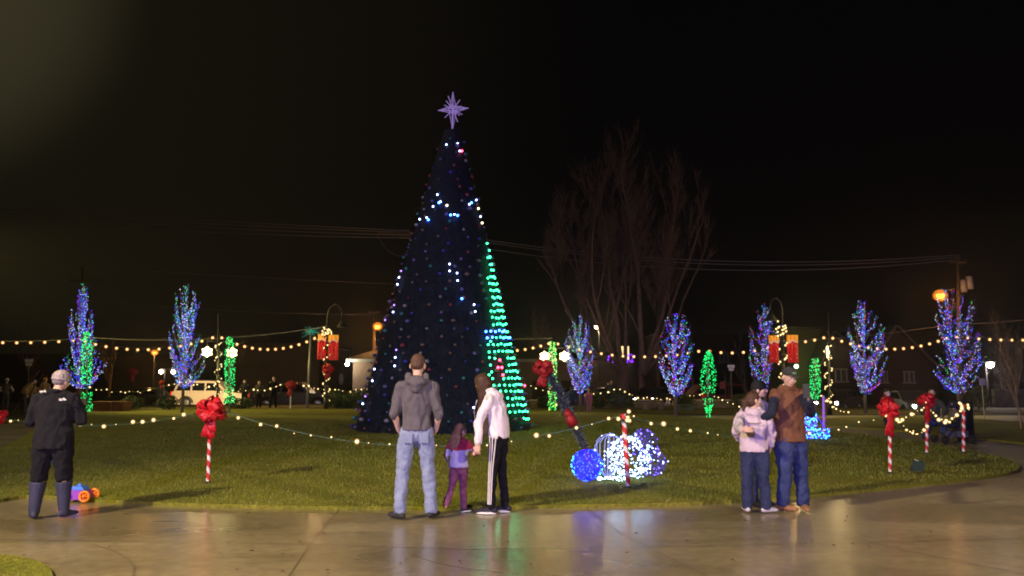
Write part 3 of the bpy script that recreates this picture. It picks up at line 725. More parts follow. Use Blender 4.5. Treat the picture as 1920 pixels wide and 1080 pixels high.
# lit bulbs
TB = {'w': octmesh('bulb_white', .026, glow('tree_white_bulb', (.40, .52, 1), 13), 8, 6), 'g': octmesh('bulb_green', .027, TGREEN, 8, 6), 'b': octmesh('bulb_blue', .036, glow('tree_blue_bulb', (.04, .18, 1), 16), 8, 6),
      'r': octmesh('bulb_red', .036, glow('tree_red_bulb', (1, .03, .08), 22), 8, 6), 'y': octmesh('bulb_warm', .036, glow('tree_warm_bulb', (1, .9, .55), 4), 8, 6), 'v': octmesh('bulb_violet', .026, glow('tree_violet_bulb', (.40, .22, 1), 3.5), 8, 6)}
lit = [(820, 365, 'w'), (826, 378, 'w'), (823, 380, 'b'), (812, 387, 'w'), (880, 383, 'w'), (884, 380, 'b'), (845, 403, 'b'), (852, 402, 'w'), (858, 404, 'b'), (787, 411, 'w'), (800, 408, 'w'), (803, 412, 'b'), (838, 385, 'y'), (843, 495, 'w'), (843, 508, 'w'),
       (857, 512, 'w'), (858, 526, 'w'), (889, 571, 'w'), (891, 584, 'w'), (752, 508, 'v'), (748, 520, 'w'), (745, 533, 'w'), (739, 572, 'v'), (737, 585, 'w'), (743, 656, 'v'), (741, 670, 'w'), (740, 686, 'w'), (702, 692, 'w'), (698, 714, 'w'),
       (685, 743, 'v'), (680, 757, 'w'), (888, 764, 'w'), (900, 703, 'w'), (837, 271, 'w'), (858, 269, 'w'), (862, 283, 'w'), (866, 283, 'r'), (893, 375, 'w'), (897, 391, 'y'), (901, 406, 'w'), (904, 418, 'y'), (722, 600, 'v')]
for x, y, k in lit:
    p = cone_hit(x, y)
    if p: link_mesh('bulb', TB[k], tree, p - AX0)
gl = []
y = 457
while y < 792:
    half = 16 + (169 - 16) * (y - 246) / (815 - 246); cx = 848 + (831 - 848) * (y - 246) / (815 - 246)
    lo = .97 if y < 480 else (.90 if y < 520 else (.84 if y < 580 else (.72 if y < 620 else (.58 if y < 740 else (.62 if y < 775 else .93)))))
    for f in (.988, .965, .935, .895, .845, .785, .715, .64, .56):
        if f >= lo and not (f == .56 and rn.random() < .6): gl.append((cx + half * f + rn.uniform(-1, 1), y + rn.uniform(-1.5, 1.5), 'g'))
    y += 12.6
for x, y, k in [(937, 675, 'r'), (934, 689, 'r'), (941, 689, 'r'), (943, 703, 'r'), (866, 560, 'b'), (920, 640, 'g'), (917, 703, 'g'), (921, 718, 'g'), (985, 723, 'r')] + gl:
    if k == 'g' and 928 < x < 948 and 668 < y < 708: continue
    if k == 'g' and (618 < y < 636): k = 'b' if rn.random() < .6 else 'g'
    p = cone_hit(x, y)
    if p: link_mesh('bulb', TB[k], tree, p - AX0)
# star topper
STM = glow('star_rope', (.36, .24, .62), .5); star = MB(); sc_ = TOPP + V((0, 0, 0)); scn = P(849, 205, TY + .1); u = 1 / F * (TY + 1)
def kite(d, L, w):
    d = V(d).normalized()
    for q in (0, 1):
        sd = (V((0, 1, 0)) if q else d.cross(V((0, 1, 0)))).normalized(); b0 = scn + sd * w; b1 = scn - sd * w; tip = scn + d * L
        star.tube([b0, tip, b1], .017, 6)
for d, L, w in (((0, 0, 1), 33 * u, .12), ((0, 0, -1), 40 * u, .13), ((1, 0, .08), 29 * u, .13), ((-1, 0, -.08), 27 * u, .13)): kite(d, L, w)
for d, L in (((.65, -.2, .8), 22), ((-.65, -.2, .8), 20), ((-.35, -.2, 1), 26), ((.7, -.3, -.75), 20), ((-.65, -.2, -.8), 23), ((.4, .2, -1), 25), ((.95, .3, .5), 18), ((-.95, .2, .55), 19), ((.9, .2, -.45), 20), ((-.1, -1, .1), 22), ((.1, 1, 0), 22)):
    star.tube([scn, scn + V(d).normalized() * L * u], .014, 6)
star.tube([TOPP - V((0, 0, .2)), scn], .03, 8)
star.build('star_topper', STM, tree)
# ================================================================ trees wrapped in coloured lights
BARK = mat('bark', (.20, .16, .13), .9, var=(.10, .08, .07), vscale=14, bump=.5, bscale=30)
def gzat(Y): return 0 if Y < 42 else (-.42 * min(1, (Y - 42) / 8))
MULTI = [BLUEL, VIOL, CYANL, GREENL, REDL, WHITEL, PINKL]
def lit_tree(label, bx, d, top, outline, n, seed, fx=0, dens=1.0):
    rn = random.Random(seed); base = P(bx, 700, d); base.z = gzat(d)
    root = thing('lit_tree', label, 'tree', tuple(base), 'young bare trees wrapped in coloured lights')
    ys = [o[0] for o in outline]
    def span(py):
        py = min(max(py, ys[0]), ys[-1])
        for a, b in zip(outline, outline[1:]):
            if py <= b[0]: t = (py - a[0]) / (b[0] - a[0]); return a[1] + (b[1] - a[1]) * t, a[2] + (b[2] - a[2]) * t
        return outline[-1][1:]
    T = P(sum(span(ys[0])) / 2, ys[0], d); m = MB(); br = []
    trunk = [base, base.lerp(T, .3) + V((rn.uniform(-.05, .05), 0, 0)), base.lerp(T, .65) + V((rn.uniform(-.08, .08), 0, 0)), T]
    m.tube(trunk, [.075, .06, .035, .008], 7); m.build('trunk', BARK, root, True)
    m = MB()
    def tr(t):
        t = min(max(t, 0), .999) * 3; i = int(t); return trunk[i].lerp(trunk[i + 1], t - i)
    br.append(([tr(.25 + .75 * k / 12) for k in range(13)], .03))
    for k in range(n):
        e = (k + rn.random()) / n; py = ys[0] + (ys[-1] - ys[0]) * (e ** .9); l, r = span(py)
        side = -1 if k % 2 else 1; f = rn.choice((.98, .95, .9, .6, .3)) if rn.random() < .75 else rn.random()
        px = (l + r) / 2 + side * f * (r - l) / 2
        wd = (r - l) / 2 / F * d
        tip = P(px, py, d); tip.y += rn.uniform(-1, 1) * wd * .8 * math.sqrt(max(0, 1 - f * f) + .15)
        tt = max(.22, (tip.z - base.z) / (T.z - base.z) - rn.uniform(.16, .34) * (1 - .3 * e)); a = tr(tt)
        c = a.lerp(tip, .5) + V(((tip.x - a.x) * .28, (tip.y - a.y) * .28, -.16 * (tip - a).length))
        pts = []
        for i in range(9):
            q = i / 8; pts.append(a * (1 - q) ** 2 + c * 2 * q * (1 - q) + tip * q * q + V((rn.uniform(-.02, .02), rn.uniform(-.02, .02), 0)))
        br.append((pts, .016)); m.tube(pts, [.02 - .0018 * i for i in range(9)], 4)
        for _ in range(4):
            i = rn.randrange(3, 8); p = pts[i]; m.tube([p, p + V((rn.uniform(-.12, .12), rn.uniform(-.1, .1), rn.uniform(.15, .4)))], [.007, .003], 3)
    m.build('branches', BARK, root, True)
    m = MB(); ph = rn.random() * 10
    for bi, (pts, rr) in enumerate(br):
        L = sum((b - a).length for a, b in zip(pts, pts[1:])); nb = int(L / .036 * dens * (1.6 if bi == 0 else 1)); base_c = rn.choice((0, 1, 5, 0, 5, 3, 2, 4, 0, 2))
        if bi and rn.random() < .05: continue
        for i in range(nb):
            t = rn.random() * (len(pts) - 1) * .999; k = int(t); p = pts[k].lerp(pts[k + 1], t - k); a = rn.random() * 6.3
            p = p + V((math.cos(a), math.sin(a), rn.uniform(-1, 1))) * (rr + rn.uniform(.0, .06))
            q = rn.random(); c = base_c if q < .42 else (0 if q < .54 else (1 if q < .66 else rn.choice((2, 3, 4, 5, 6, 2, 5, 5))))
            m.mi(c).octa(p, rn.uniform(.008, .0175))
    tag(m.build('fairy_lights', MULTI, root), kind='stuff')
    return root
lit_tree('tall slim tree wrapped in coloured lights behind the grey hatted woman, leftmost', 156, 35, 0, [(532, 151, 160), (550, 141, 170), (570, 133, 174), (600, 131, 174), (630, 132, 175), (650, 131, 184), (665, 118, 190), (685, 115, 195), (700, 122, 190), (718, 146, 182)], 54, 1)
lit_tree('tall tree wrapped in coloured lights behind the white SUV', 345, 36, 0, [(533, 343, 352), (550, 331, 366), (575, 329, 372), (600, 323, 364), (630, 320, 374), (650, 317, 382), (670, 315, 384), (690, 318, 380), (705, 330, 376), (716, 334, 350)], 52, 2)
lit_tree('lit tree between the left snowflake pair by the beige building and the tall bare tree', 1088, 38, 0, [(592, 1083, 1092), (610, 1067, 1106), (640, 1059, 1112), (680, 1062, 1113), (700, 1070, 1110), (724, 1075, 1108)], 46, 3)
lit_tree('rounded lit tree with a pale trunk standing right of the tall bare tree', 1266, 32, 0, [(588, 1256, 1279), (610, 1241, 1291), (640, 1236, 1296), (680, 1235, 1299), (700, 1245, 1296), (718, 1255, 1280), (730, 1262, 1271)], 54, 4)
lit_tree('sparsely lit tree behind the right pair of red banners', 1432, 35, 0, [(572, 1424, 1441), (600, 1409, 1462), (630, 1404, 1464), (660, 1404, 1450), (680, 1408, 1445), (715, 1406, 1440)], 38, 5, dens=.8)
lit_tree('wide lit tree between the double lantern post and the orange street light', 1619, 36, 0, [(564, 1610, 1616), (580, 1603, 1640), (600, 1600, 1655), (620, 1592, 1659), (650, 1591, 1661), (680, 1596, 1657), (700, 1602, 1654), (720, 1612, 1648), (742, 1614, 1628)], 50, 6)
lit_tree('rightmost lit tree, ragged crown beneath the transformer pole', 1798, 31, 0, [(543, 1762, 1782), (560, 1760, 1824), (600, 1759, 1831), (640, 1764, 1834), (668, 1747, 1838), (698, 1750, 1844), (715, 1766, 1812), (735, 1795, 1806)], 52, 7, dens=.8)

# ---------------------------------------------------------------- green light columns
def column(label, x, d, y0, y1, hw, seed, dx=0, bulge=None, gap=None, c2=None):
    rn = random.Random(seed); base = P(x, y1, d); base.z = gzat(d); top = P(x + dx, y0, d)
    root = thing('light_column', label, 'light column', tuple(base), 'poles wound in green lights')
    m = MB(); m.tube([base, top], [.05, .03], 8); m.build('pole', GREY, root, True)
    m = MB(); H = top.z - base.z; h0 = P(x, y1, d).z - base.z
    def prof(t):
        if bulge: return hw / F * d * (.25 + .9 * math.sin(PI * min(1, (1 - t) * 1.05 + .02)) ** .8)
        return hw / F * d * (.55 + .45 * min(1, (1 - t) * 5))
    pts = []
    for i in range(240):
        t = i / 239; a = t * 2 * PI * 9; r = prof(t) * .8; z = max(h0, 0) + t * (H - max(h0, 0)); p = base.lerp(top, z / H); pts.append(p + V((r * math.cos(a), r * math.sin(a), 0)))
    m.tube(pts, .022, 4); m.build('garland', GARM, root)
    m = MB()
    for i in range(int(420 * (y1 - y0) / 130)):
        t = rn.random()
        if gap and gap[0] < t < gap[1]: continue
        a = rn.random() * 6.3; r = prof(t) * rn.uniform(.6, 1.1); z = max(h0, 0) + t * (H - max(h0, 0)); p = base.lerp(top, z / H) + V((r * math.cos(a), r * math.sin(a), 0))
        m.mi(1 if (c2 and rn.random() < .3) else 0).octa(p, rn.uniform(.014, .027))
    tag(m.build('fairy_lights', [GREENL, LIME], root), kind='stuff')
column('green lit column in front of the leftmost lit tree', 163, 34, 622, 772, 9, 1, gap=(.24, .34))
column('straight green lit column by the bonnet of the white SUV', 431, 36, 632, 757, 9, 2)
column('green lit column wound up the snowflake post beside the beige building', 1036, 37, 640, 769, 8, 3, gap=(.27, .32), c2=1)
column('spindle shaped green lit column between two lit trees, by the red car', 1328, 32.5, 658, 782, 12, 4, dx=0, bulge=1, gap=(.28, .36))
column('green lit column just right of the raised phone', 1528, 34, 672, 748, 9, 5)

# ================================================================ lamp posts
FLAKE = glow('snowflake_lamp', (1, .80, .38), 4.5); YG = glow('post_bulb', (1, .85, .35), 12)
def spiral(mb_t, root, base, p0, p1, r, turns, nb, rn, col=None):
    pts = []
    for i in range(90): t = i / 89; a = t * 2 * PI * turns; pts.append(p0.lerp(p1, t) + V((r * math.cos(a), r * math.sin(a), 0)))
    m = MB(); m.tube(pts, .045, 5); m.build('garland', GARM, root)
    for i in range(nb):
        t = (i + rn.random()) / nb; a = t * 2 * PI * turns; p = p0.lerp(p1, t) + V(((r + .04) * math.cos(a), (r + .04) * math.sin(a), rn.uniform(-.03, .03)))
        o = link_mesh('bulb', BULBF, root, p - base); s = rn.choice((.7, .9, 1.1)); o.scale = (s, s, s)
def hexstar(mb, c, r, yaw=0, thick=.07):
    o = []
    for k in range(12):
        a = PI / 6 * k + PI / 2; q = r if k % 2 == 0 else r * .74; o.append((q * math.cos(a), q * math.sin(a)))
    mb.prism(o, thick, T4(c, yaw))
def flakepost(label, x, d, top, ybar, flakes, yaw=0, r=10.5, nb=40):
    rn = random.Random(x); base = P(x, 700, d); base.z = gzat(d); T = P(x, top, d)
    root = thing('lamp_post', label, 'lamp post', tuple(base), 'posts with snowflake lanterns')
    m = MB(); m.tube([base, base + V((0, 0, .5)), base + V((0, 0, .55)), T], [.11, .09, .055, .035], 10); m.build('pole', POLE, root, True)
    bar = P(x, ybar, d); m = MB()
    for fx, fy in flakes:
        p = P(fx, fy, d); p.y = d + (p.x - bar.x) * math.tan(yaw)
        m.tube([bar, V((p.x, p.y, bar.z + .04)), V((p.x, p.y, p.z + r / F * d * .9))], .018, 6)
    m.build('bracket', POLE, root)
    for fx, fy in flakes:
        p = P(fx, fy, d); p.y = d + (p.x - bar.x) * math.tan(yaw); m = MB(); hexstar(m, p, r / F * d, yaw); m.build('snowflake_lamp', FLAKE, root)
        lamp('snowflake_light', p + V((0, -.35, 0)), 75, (1, .72, .32), .4)
    spiral(None, root, base, base + V((0, 0, .35)), bar, .11, 5, nb, rn)
    return root
flakepost('lamp post with two glowing snowflakes beside the white SUV', 410, 37, 588, 641, [(391, 660), (432, 661)], .35)
flakepost('lamp post with two glowing snowflakes in front of the beige building', 1037, 37.5, 630, 654, [(1021, 668), (1058, 668)], 0, 10)
flakepost('double lantern post right of the phone, its snowflakes turned edge on', 1552, 35, 585, 645, [(1541, 661), (1562, 662)], 1.15, 11)

BRED = mat('banner_red', (.75, .02, .02), .7); BYEL = mat('banner_yellow', (.95, .50, .06), .7); BWHT = mat('banner_white', (.85, .7, .55), .7)
def bannerpost(label, x, d, ytop, rects, arch, withbow=None):
    rn = random.Random(x); base = P(x, 700, d); base.z = gzat(d); T = P(x, ytop, d)
    root = thing('lamp_post', label, 'lamp post', tuple(base), 'gooseneck lamp posts with red banners')
    m = MB(); pts = [base, base + V((0, 0, .6)), base + V((0, 0, .65)), T]; m.tube(pts, [.13, .11, .07, .05], 10)
    A = [P(a, b, d) for a, b in arch]; m.tube([T] + A, .03, 8); m.build('pole', POLE, root, True)
    e = A[-1]; m = MB(); m.tube([e, e - V((0, 0, .15)), e - V((0, 0, .42)), e - V((0, 0, .45))], [.05, .1, .26, .27], 14); m.build('lamp_shade', POLE, root, True)
    for (l, t, r, b) in rects:
        a = P(l, t, d); c = P(r, b, d); w = c.x - a.x; h = a.z - c.z; m = MB(); y = d - .06
        nx, nz = 8, 14; vs = []; idx = lambda i, j: i * (nz + 1) + j
        for i in range(nx + 1):
            for j in range(nz + 1): vs.append((a.x + w * i / nx, y + .03 * math.sin(2.2 * i + .25 * j), a.z - h * j / nz))
        fs = []; b0 = 0
        m.v += vs
        for i in range(nx):
            for j in range(nz): m.f.append((idx(i, j), idx(i, j + 1), idx(i + 1, j + 1), idx(i + 1, j))); m.m.append(1 if j < 3 else 0)
        # wavy snow line and dots
        for i in range(16):
            u = (i + .5) / 16; zz = a.z - h * (.235 + .035 * math.sin(u * 9)); m.mi(2).box((a.x + w * u, y - .05, zz), (w / 16, .012, .05 + .05 * abs(math.sin(u * 7))))
        for i in range(11): m.mi(2).ell((a.x + w * rn.uniform(.08, .92), y - .045, a.z - h * rn.uniform(.34, .95)), (.018, .012, .018), 6, 4)
        bn = m.build('banner', [BRED, BYEL, BWHT], root)
        m = MB(); m.tube([(a.x, y, a.z + .02), (c.x, y, a.z + .02)], .018, 6); m.tube([(a.x, y, c.z - .02), (c.x, y, c.z - .02)], .018, 6); m.build('banner_arm', POLE, bn)
    spiral(None, root, base, base + V((0, 0, .4)), T, .13, 6, 46, rn)
    m = MB()
    for i in range(60):
        dd = V((rn.gauss(0, 1), rn.gauss(0, 1), rn.gauss(0, 1))).normalized() * rn.uniform(.12, .3); m.tube([T + V((0, 0, -.1)), T + dd], [.03, .01], 4)
    m.build('garland_tuft', GARM, root)
    for i in range(16): o = link_mesh('bulb', BULBF, root, T - base + V((rn.gauss(0, .14), -.15, rn.gauss(0, .14))))
    lamp('banner_light', T + V((0, -1.3, .1)), 55, (1, .62, .25), .15)
    if withbow:
        m = MB(); bow(m, P(withbow[0], withbow[1], d - .25), .3, rn, True, 1.5); m.build('ribbon_bow', BOW, root, True)
bannerpost('left gooseneck post with two red banners and a red bow, left of the cone tree', 613, 41, 622, [(596.5, 626, 611, 674), (616, 628, 634.5, 675)], [(614, 590), (618, 577), (628, 570), (637, 575), (641, 588), (641, 598)], (615, 692))
bannerpost('right gooseneck post with two red banners, above the capped man', 1467, 33, 620, [(1440, 629, 1461, 680), (1474, 628, 1497, 680)], [(1467, 580), (1463, 566), (1455, 558), (1447, 562), (1444, 574), (1444, 582)])

# plain pole with teal lights on top
base = P(578, 700, 43); base.z = gzat(43); root = thing('light_pole', 'plain grey pole with a teal lit tuft on top left of the red banners', 'pole', tuple(base)); T = P(583, 622, 43)
m = MB(); m.tube([base, T], [.07, .05], 8); m.build('pole', GREY, root, True); m = MB(); rn = random.Random(5)
for i in range(30): m.tube([T, T + V((rn.gauss(0, .22), rn.gauss(0, .15), rn.gauss(0, .15)))], [.02, .008], 4)
m.build('garland_tuft', glow('teal_tuft', (.02, .35, .25), .45), root)

# ================================================================ glowing sculptures on the lawn
def wires_sphere(mb, c, r, n, rad, rn, sq=1):
    for k in range(n):
        ax = V((rn.gauss(0, 1), rn.gauss(0, 1), rn.gauss(0, 1))).normalized(); a = ax.orthogonal().normalized(); b = ax.cross(a)
        mb.tube([V(c) + V(((a * math.cos(t) + b * math.sin(t)) * r).to_tuple()) * 1 for t in [2 * PI * i / 28 for i in range(28)]], rad, 4, False, None, True)
BW = glow('blue_wire', (.001, .004, .9), 1.6); BB = glow('display_blue', (.03, .09, 1), 4.2); BC = glow('display_cyan', (.04, .4, 1), 10)
WW = glow('white_wire', (.34, .40, 1), 1.3); WB = glow('display_white', (.5, .66, 1), 8); PW = glow('purple_wire', (.02, .008, .28), .6); PB = glow('display_violet', (.16, .09, 1), 4.5)
rn = random.Random(21)
DY = G(1101, 908).y
c = P(1101, 877, DY); c.z = .245 + LZ; ball = thing('light_ball', 'round blue wire ball covered in blue lights on the grass', 'light ball', (c.x, c.y, LZ))
m = MB(); wires_sphere(m, c, .225, 40, .0030, rn); m.build('wire_frame', BW, ball)
m = MB()
for i in range(150):
    z = rn.uniform(-1, 1); a = rn.random() * 6.3; q = math.sqrt(1 - z * z); d = V((q * math.cos(a), q * math.sin(a), z)); k = 1 if (abs(d.x) > .75 and rn.random() < .6) else 0
    m.mi(k).ell(c + d * .232, rn.uniform(.0065, .012), 6, 4)
tag(m.build('fairy_lights', [BB, BC], ball), kind='stuff')
# open cage of white wires
DC = DY + .25; b0 = P(1140, 908, DC); b0.z = LZ; cage = thing('wire_light_cage', 'open onion shaped cage of glowing white wires beside the blue ball', 'light sculpture', tuple(b0))
m = MB(); lb = MB()
for k in range(9):
    f = k / 8; topx = 1114 + 64 * f; ty = 838 - 18 * math.sin(PI * min(1, f * 1.05 + .06)); dep = .34 * math.sin(PI * (f + .1))
    for sg in ((-1, 1) if k % 3 == 1 else (-1,)):
        t = P(topx, ty, DC); t.y += sg * dep; mid = P(1120 + 45 * f, 868, DC); mid.y += sg * dep * .9
        bb = V((b0.x + .05 * (f - .5), b0.y, LZ + .03)); pts = []
        ctrl = [bb, bb.lerp(mid, .55) + V((-.06 * (1 - 2 * f), 0, 0)), mid + V((-.05 * (1 - 2 * f), 0, 0)), t]
        for i in range(13):
            q = i / 12; pts.append(ctrl[0] * (1 - q) ** 3 + ctrl[1] * 3 * q * (1 - q) ** 2 + ctrl[2] * 3 * q * q * (1 - q) + ctrl[3] * q ** 3)
        ctrl2 = P(1146, 816, DC); pts += [t.lerp(ctrl2, q) + V((0, 0, .05 * math.sin(PI * q))) for q in (.35, .7, 1)]
        m.tube(pts, .0034, 4)
        for p in pts[6:]:
            if rn.random() < .3: lb.ell(p + V((0, -.01, 0)), rn.uniform(.006, .011), 6, 4)
m.build('wire_frame', WW, cage); tag(lb.build('fairy_lights', WB, cage), kind='stuff')
c = P(1180, 868, DY + .35); c.z = .33 + LZ; wb = thing('light_ball', 'dense dazzling white ball of tangled lights behind the bare striped post', 'light ball', (c.x, c.y, LZ))
m = MB(); lb = MB()
for i in range(330):
    d = V((rn.gauss(0, 1), rn.gauss(0, 1), rn.gauss(0, 1))).normalized(); r = .32 * rn.uniform(.8, 1.03); p = c + V((d.x * r * 1.08, d.y * r, d.z * r)); q = V((rn.gauss(0, 1), rn.gauss(0, 1), rn.gauss(0, 1))).normalized() * .05
    if p.z < LZ + .01: continue
    m.tube([p, p + q], .0032, 3)
    lb.ell(p + q * .5, rn.uniform(.007, .0125), 6, 4)
for i in range(46):
    p = P(rn.uniform(1120, 1176), 905, DY - .05 + rn.uniform(-.1, .1)); p.z = LZ + .03 + rn.uniform(0, .05); lb.ell(p, rn.uniform(.007, .012), 6, 4)
tag(m.build('tangled_wire', WW, wb), kind='stuff'); tag(lb.build('fairy_lights', glow('display_cool_white', (.5, .8, 1), 7), wb), kind='stuff')
for lab, px, pz, r, ry, nb, dd in (('upper round violet wire ball of sparse lights, right of the white one', 1208, .47, .225, 1, 55, .75), ('lower violet wire ball of lights resting on the grass at the right end', 1224, .23, .2, 1.15, 60, .35)):
    c = P(px, 870, DY + dd); c.z = pz + LZ + .02; o = thing('light_ball', lab, 'light ball', (c.x, c.y, LZ)); m = MB(); wires_sphere(m, c, r, 16, .0024, rn); m.tube([(c.x, c.y, LZ), (c.x, c.y, c.z - r)], .006, 5); m.build('wire_frame', PW, o); lb = MB()
    for i in range(nb):
        z = rn.uniform(-1, 1); a = rn.random() * 6.3; q = math.sqrt(1 - z * z); lb.mi(0 if rn.random() < .75 else 1).ell(c + V((q * math.cos(a) * ry, q * math.sin(a), z)) * r * 1.03, rn.uniform(.0065, .012), 6, 4)
    tag(lb.build('fairy_lights', [PB, WB], o), kind='stuff')
# far blue gift sculpture and its purple cane
g0 = G(1532, 826); root = thing('light_sculpture', 'blue and cyan glowing gift shape on the grass behind the man with the phone', 'light sculpture', (g0.x, g0.y, LZ)); m = MB(); lb = MB()
for i in range(260):
    q = rn.random(); px = rn.uniform(1508, 1556) if q < .6 else rn.uniform(1508, 1532); py = rn.uniform(804, 822) if q < .6 else rn.uniform(776, 806)
    p = P(px, py, g0.y + rn.uniform(-.2, .3)); lb.mi(rn.choice((0, 0, 1, 1, 2))).octa(p, rn.uniform(.010, .021))
m.tube([P(1508, 822, g0.y), P(1556, 820, g0.y), P(1545, 800, g0.y), P(1530, 778, g0.y), P(1512, 776, g0.y), P(1508, 822, g0.y)], .008, 4)
m.build('wire_frame', BW, root); tag(lb.build('fairy_lights', [BB, BC, PB], root), kind='stuff')
b = G(1545, 822); root = thing('candy_cane_post', 'purple lit striped post standing behind the blue gift lights', 'striped post', tuple(b)); m = MB(); T = P(1544, 742, b.y); n = 16
for i in range(n): m.mi(i % 2).tube([b.lerp(T, i / n), b.lerp(T, (i + 1) / n)], .035, 8)
m.build('striped_pole', [glow('purple_post', (.35, .06, .7), .8), mat('purple_white', (.5, .4, .7), .5)], root)

# leaning garland wrapped pole with red bow and red ribbon
pa = G(1110, 874); Yp = pa.y; pts = [pa + V((0, 0, -.05)), P(1098, 842, Yp), P(1080, 805, Yp + .1), P(1062, 765, Yp + .15), P(1045, 730, Yp + .2), P(1028, 700, Yp + .2), P(1020, 684, Yp + .2)]
root = thing('ribboned_garland_pole', 'leaning dark pole wound with garland and red ribbon above the blue ball', 'decorated pole', tuple(pa)); m = MB(); m.tube(pts, [.02, .025, .03, .035, .035, .03, .02], 10); m.build('pole', mat('dark_pole', (.03, .03, .05), .7), root, True)
m = MB(); rn = random.Random(33)
for i in range(3800):
    t = rn.random() * 5.99; k = int(t); p = pts[k].lerp(pts[k + 1], t - k); d = V((rn.gauss(0, 1), rn.gauss(0, 1), rn.gauss(0, 1))).normalized() * rn.uniform(.06, .17) * (.6 + .4 * min(1, t / 3)); q = d.orthogonal().normalized() * .012; m.mi(0 if rn.random() < .75 else 1).add([p - q, p + q, p + d], [(0, 1, 2)])
m.build('garland', [mat('garland_slate', (.03, .04, .07), .6), mat('garland_silver', (.16, .2, .26), .5)], root)
for k, (t0, w) in enumerate(((.3, .07), (.85, .065), (2.2, .10), (2.6, .085))):
    m = MB()
    p = pts[int(t0)].lerp(pts[int(t0) + 1], t0 % 1); q = pts[min(6, int(t0) + 1)]; m.tube([p, p.lerp(q, .35) + V((-.02, -.03, 0)), p.lerp(q, .75)], [(w, .08), (w * .9, .11), (w * .5, .06)], 10)
    m.build('ribbon', DRB, root, True)
m = MB(); bow(m, pts[-1] + V((-.02, -.1, -.06)), .2, rn, True, 1.6); m.build('ribbon_bow', mat('dark_red_ribbon', (.28, .006, .012), .6, bump=.4, bscale=25), root, True)
# ================================================================ bare trees
def bare_tree(label, base, H, spread, seed, limbs=5, rad=.35, depth=5, name='bare_tree', m_=None, tw=.012, forks=None, group=None, env=None):
    rn = random.Random(seed); base = V(base); root = thing(name, label, 'tree', tuple(base), group)
    trunk = MB(); br = MB()
    def grow(p, d, L, r, lv):
        if env and lv > 1 and ((p.x - env[0]) / env[2]) ** 2 + ((p.z - env[1]) / env[3]) ** 2 > 1: return
        pts = [p]; n = 5; q = p
        for i in range(n):
            d = (d + V((rn.gauss(0, .07), rn.gauss(0, .07), .05))).normalized(); q = q + d * L / n; pts.append(q)
        (trunk if lv == 0 else br).tube(pts, [max(tw, r * (1 - .55 * i / n)) for i in range(n + 1)], 8 if lv < 2 else (5 if lv < 3 else 3))
        if lv >= depth: return
        k = (rn.randint(3, 4) if lv < 4 else 3) if lv > 0 else limbs
        for i in range(k):
            t = 1 if i == 0 else rn.uniform(.3, .95); j = min(n - 1, int(t * n)); o = pts[j].lerp(pts[j + 1], t * n - j if t < 1 else 1)
            a = rn.random() * 2 * PI; s = (.28 if i == 0 else rn.uniform(.38, .75)) * spread
            nd = (d + V((math.cos(a) * s, math.sin(a) * s, .12))).normalized()
            grow(o, nd, L * rn.uniform(.55, .82) * (.95 if i == 0 else .8), max(tw, r * (.5 if i == 0 else .36)), lv + 1)
    if forks:
        for f in forks: grow(base + V(f[0]), V(f[1]).normalized(), f[2], f[3], f[4] if len(f) > 4 else 1)
        trunk.tube([base - V((0, 0, .2)), base + V((0, 0, 1.5)), base + V((0, 0, 3))], [rad * 1.3, rad, rad * .9], 12)
    else: grow(base, V((rn.uniform(-.03, .03), 0, 1)), H * .32, rad, 0)
    tw_ = MB()
    if m_ is not None and forks:
        for i in range(0, len(br.v), 3):
            if rn.random() > .5: continue
            p = V(br.v[i])
            if p.z < base.z + 7: continue
            for _ in range(1):
                d = V((rn.gauss(0, .6), rn.gauss(0, .6), rn.uniform(.3, 1.2))).normalized(); q = d.orthogonal().normalized() * .009; L = rn.uniform(.5, 1.3); tw_.add([p - q, p + q, p + d * L], [(0, 1, 2)])
    if tw_.v: tag(tw_.build('twigs', m_, root), kind='stuff')
    trunk.build('trunk', m_ or BARK, root, True); br.build('branches', m_ or BARK, root, True)
    return root
BARK2 = mat('pale_bark', (.29, .19, .12), .9, var=(.19, .12, .07), vscale=3)
D2 = 58; b1 = P(1168, 742, D2); b1.z = -.42; k = 1 / F * D2
bare_tree('towering bare tree with two trunks and upswept limbs rising right of the cone tree', b1, 20, .8, 5, forks=[
    ((-.1, 0, 2.5), (-.40, .05, 1), 7.4, .20), ((0, 0, 2.6), (-.12, -.08, 1), 8.2, .24), ((-.2, .1, 2.2), (-.85, .1, .9), 6.6, .15), ((-.2, -.1, 2.6), (-.60, -.15, 1), 7.4, .15), ((.1, 0, 2.4), (.06, .25, 1), 6.8, .18),
    ((1.45, 0, 2.6), (.03, -.05, 1), 8.2, .24), ((1.5, 0, 2.4), (.30, .1, 1), 7.8, .19), ((1.6, .1, 2.3), (.85, -.1, .9), 6.4, .14), ((1.55, -.1, 2.5), (.55, .1, 1), 7.2, .15), ((1.4, 0, 0), (.02, 0, 1), 2.9, .34, 9)], rad=.42, m_=BARK2, depth=6, tw=.012, env=(P(1182, 500, D2).x, P(1182, 520, D2).z, 165 / F * D2, 272 / F * D2))
for lab, px, d, H, s in (('small bare sapling at the right edge of the photo', 1908, 24, 3.4, 1), ):
    b = P(px, 700, d); b.z = 0; bare_tree(lab, b, H * 1.5, .9, 3, limbs=9, rad=.035, depth=3, tw=.004, m_=BARK2)
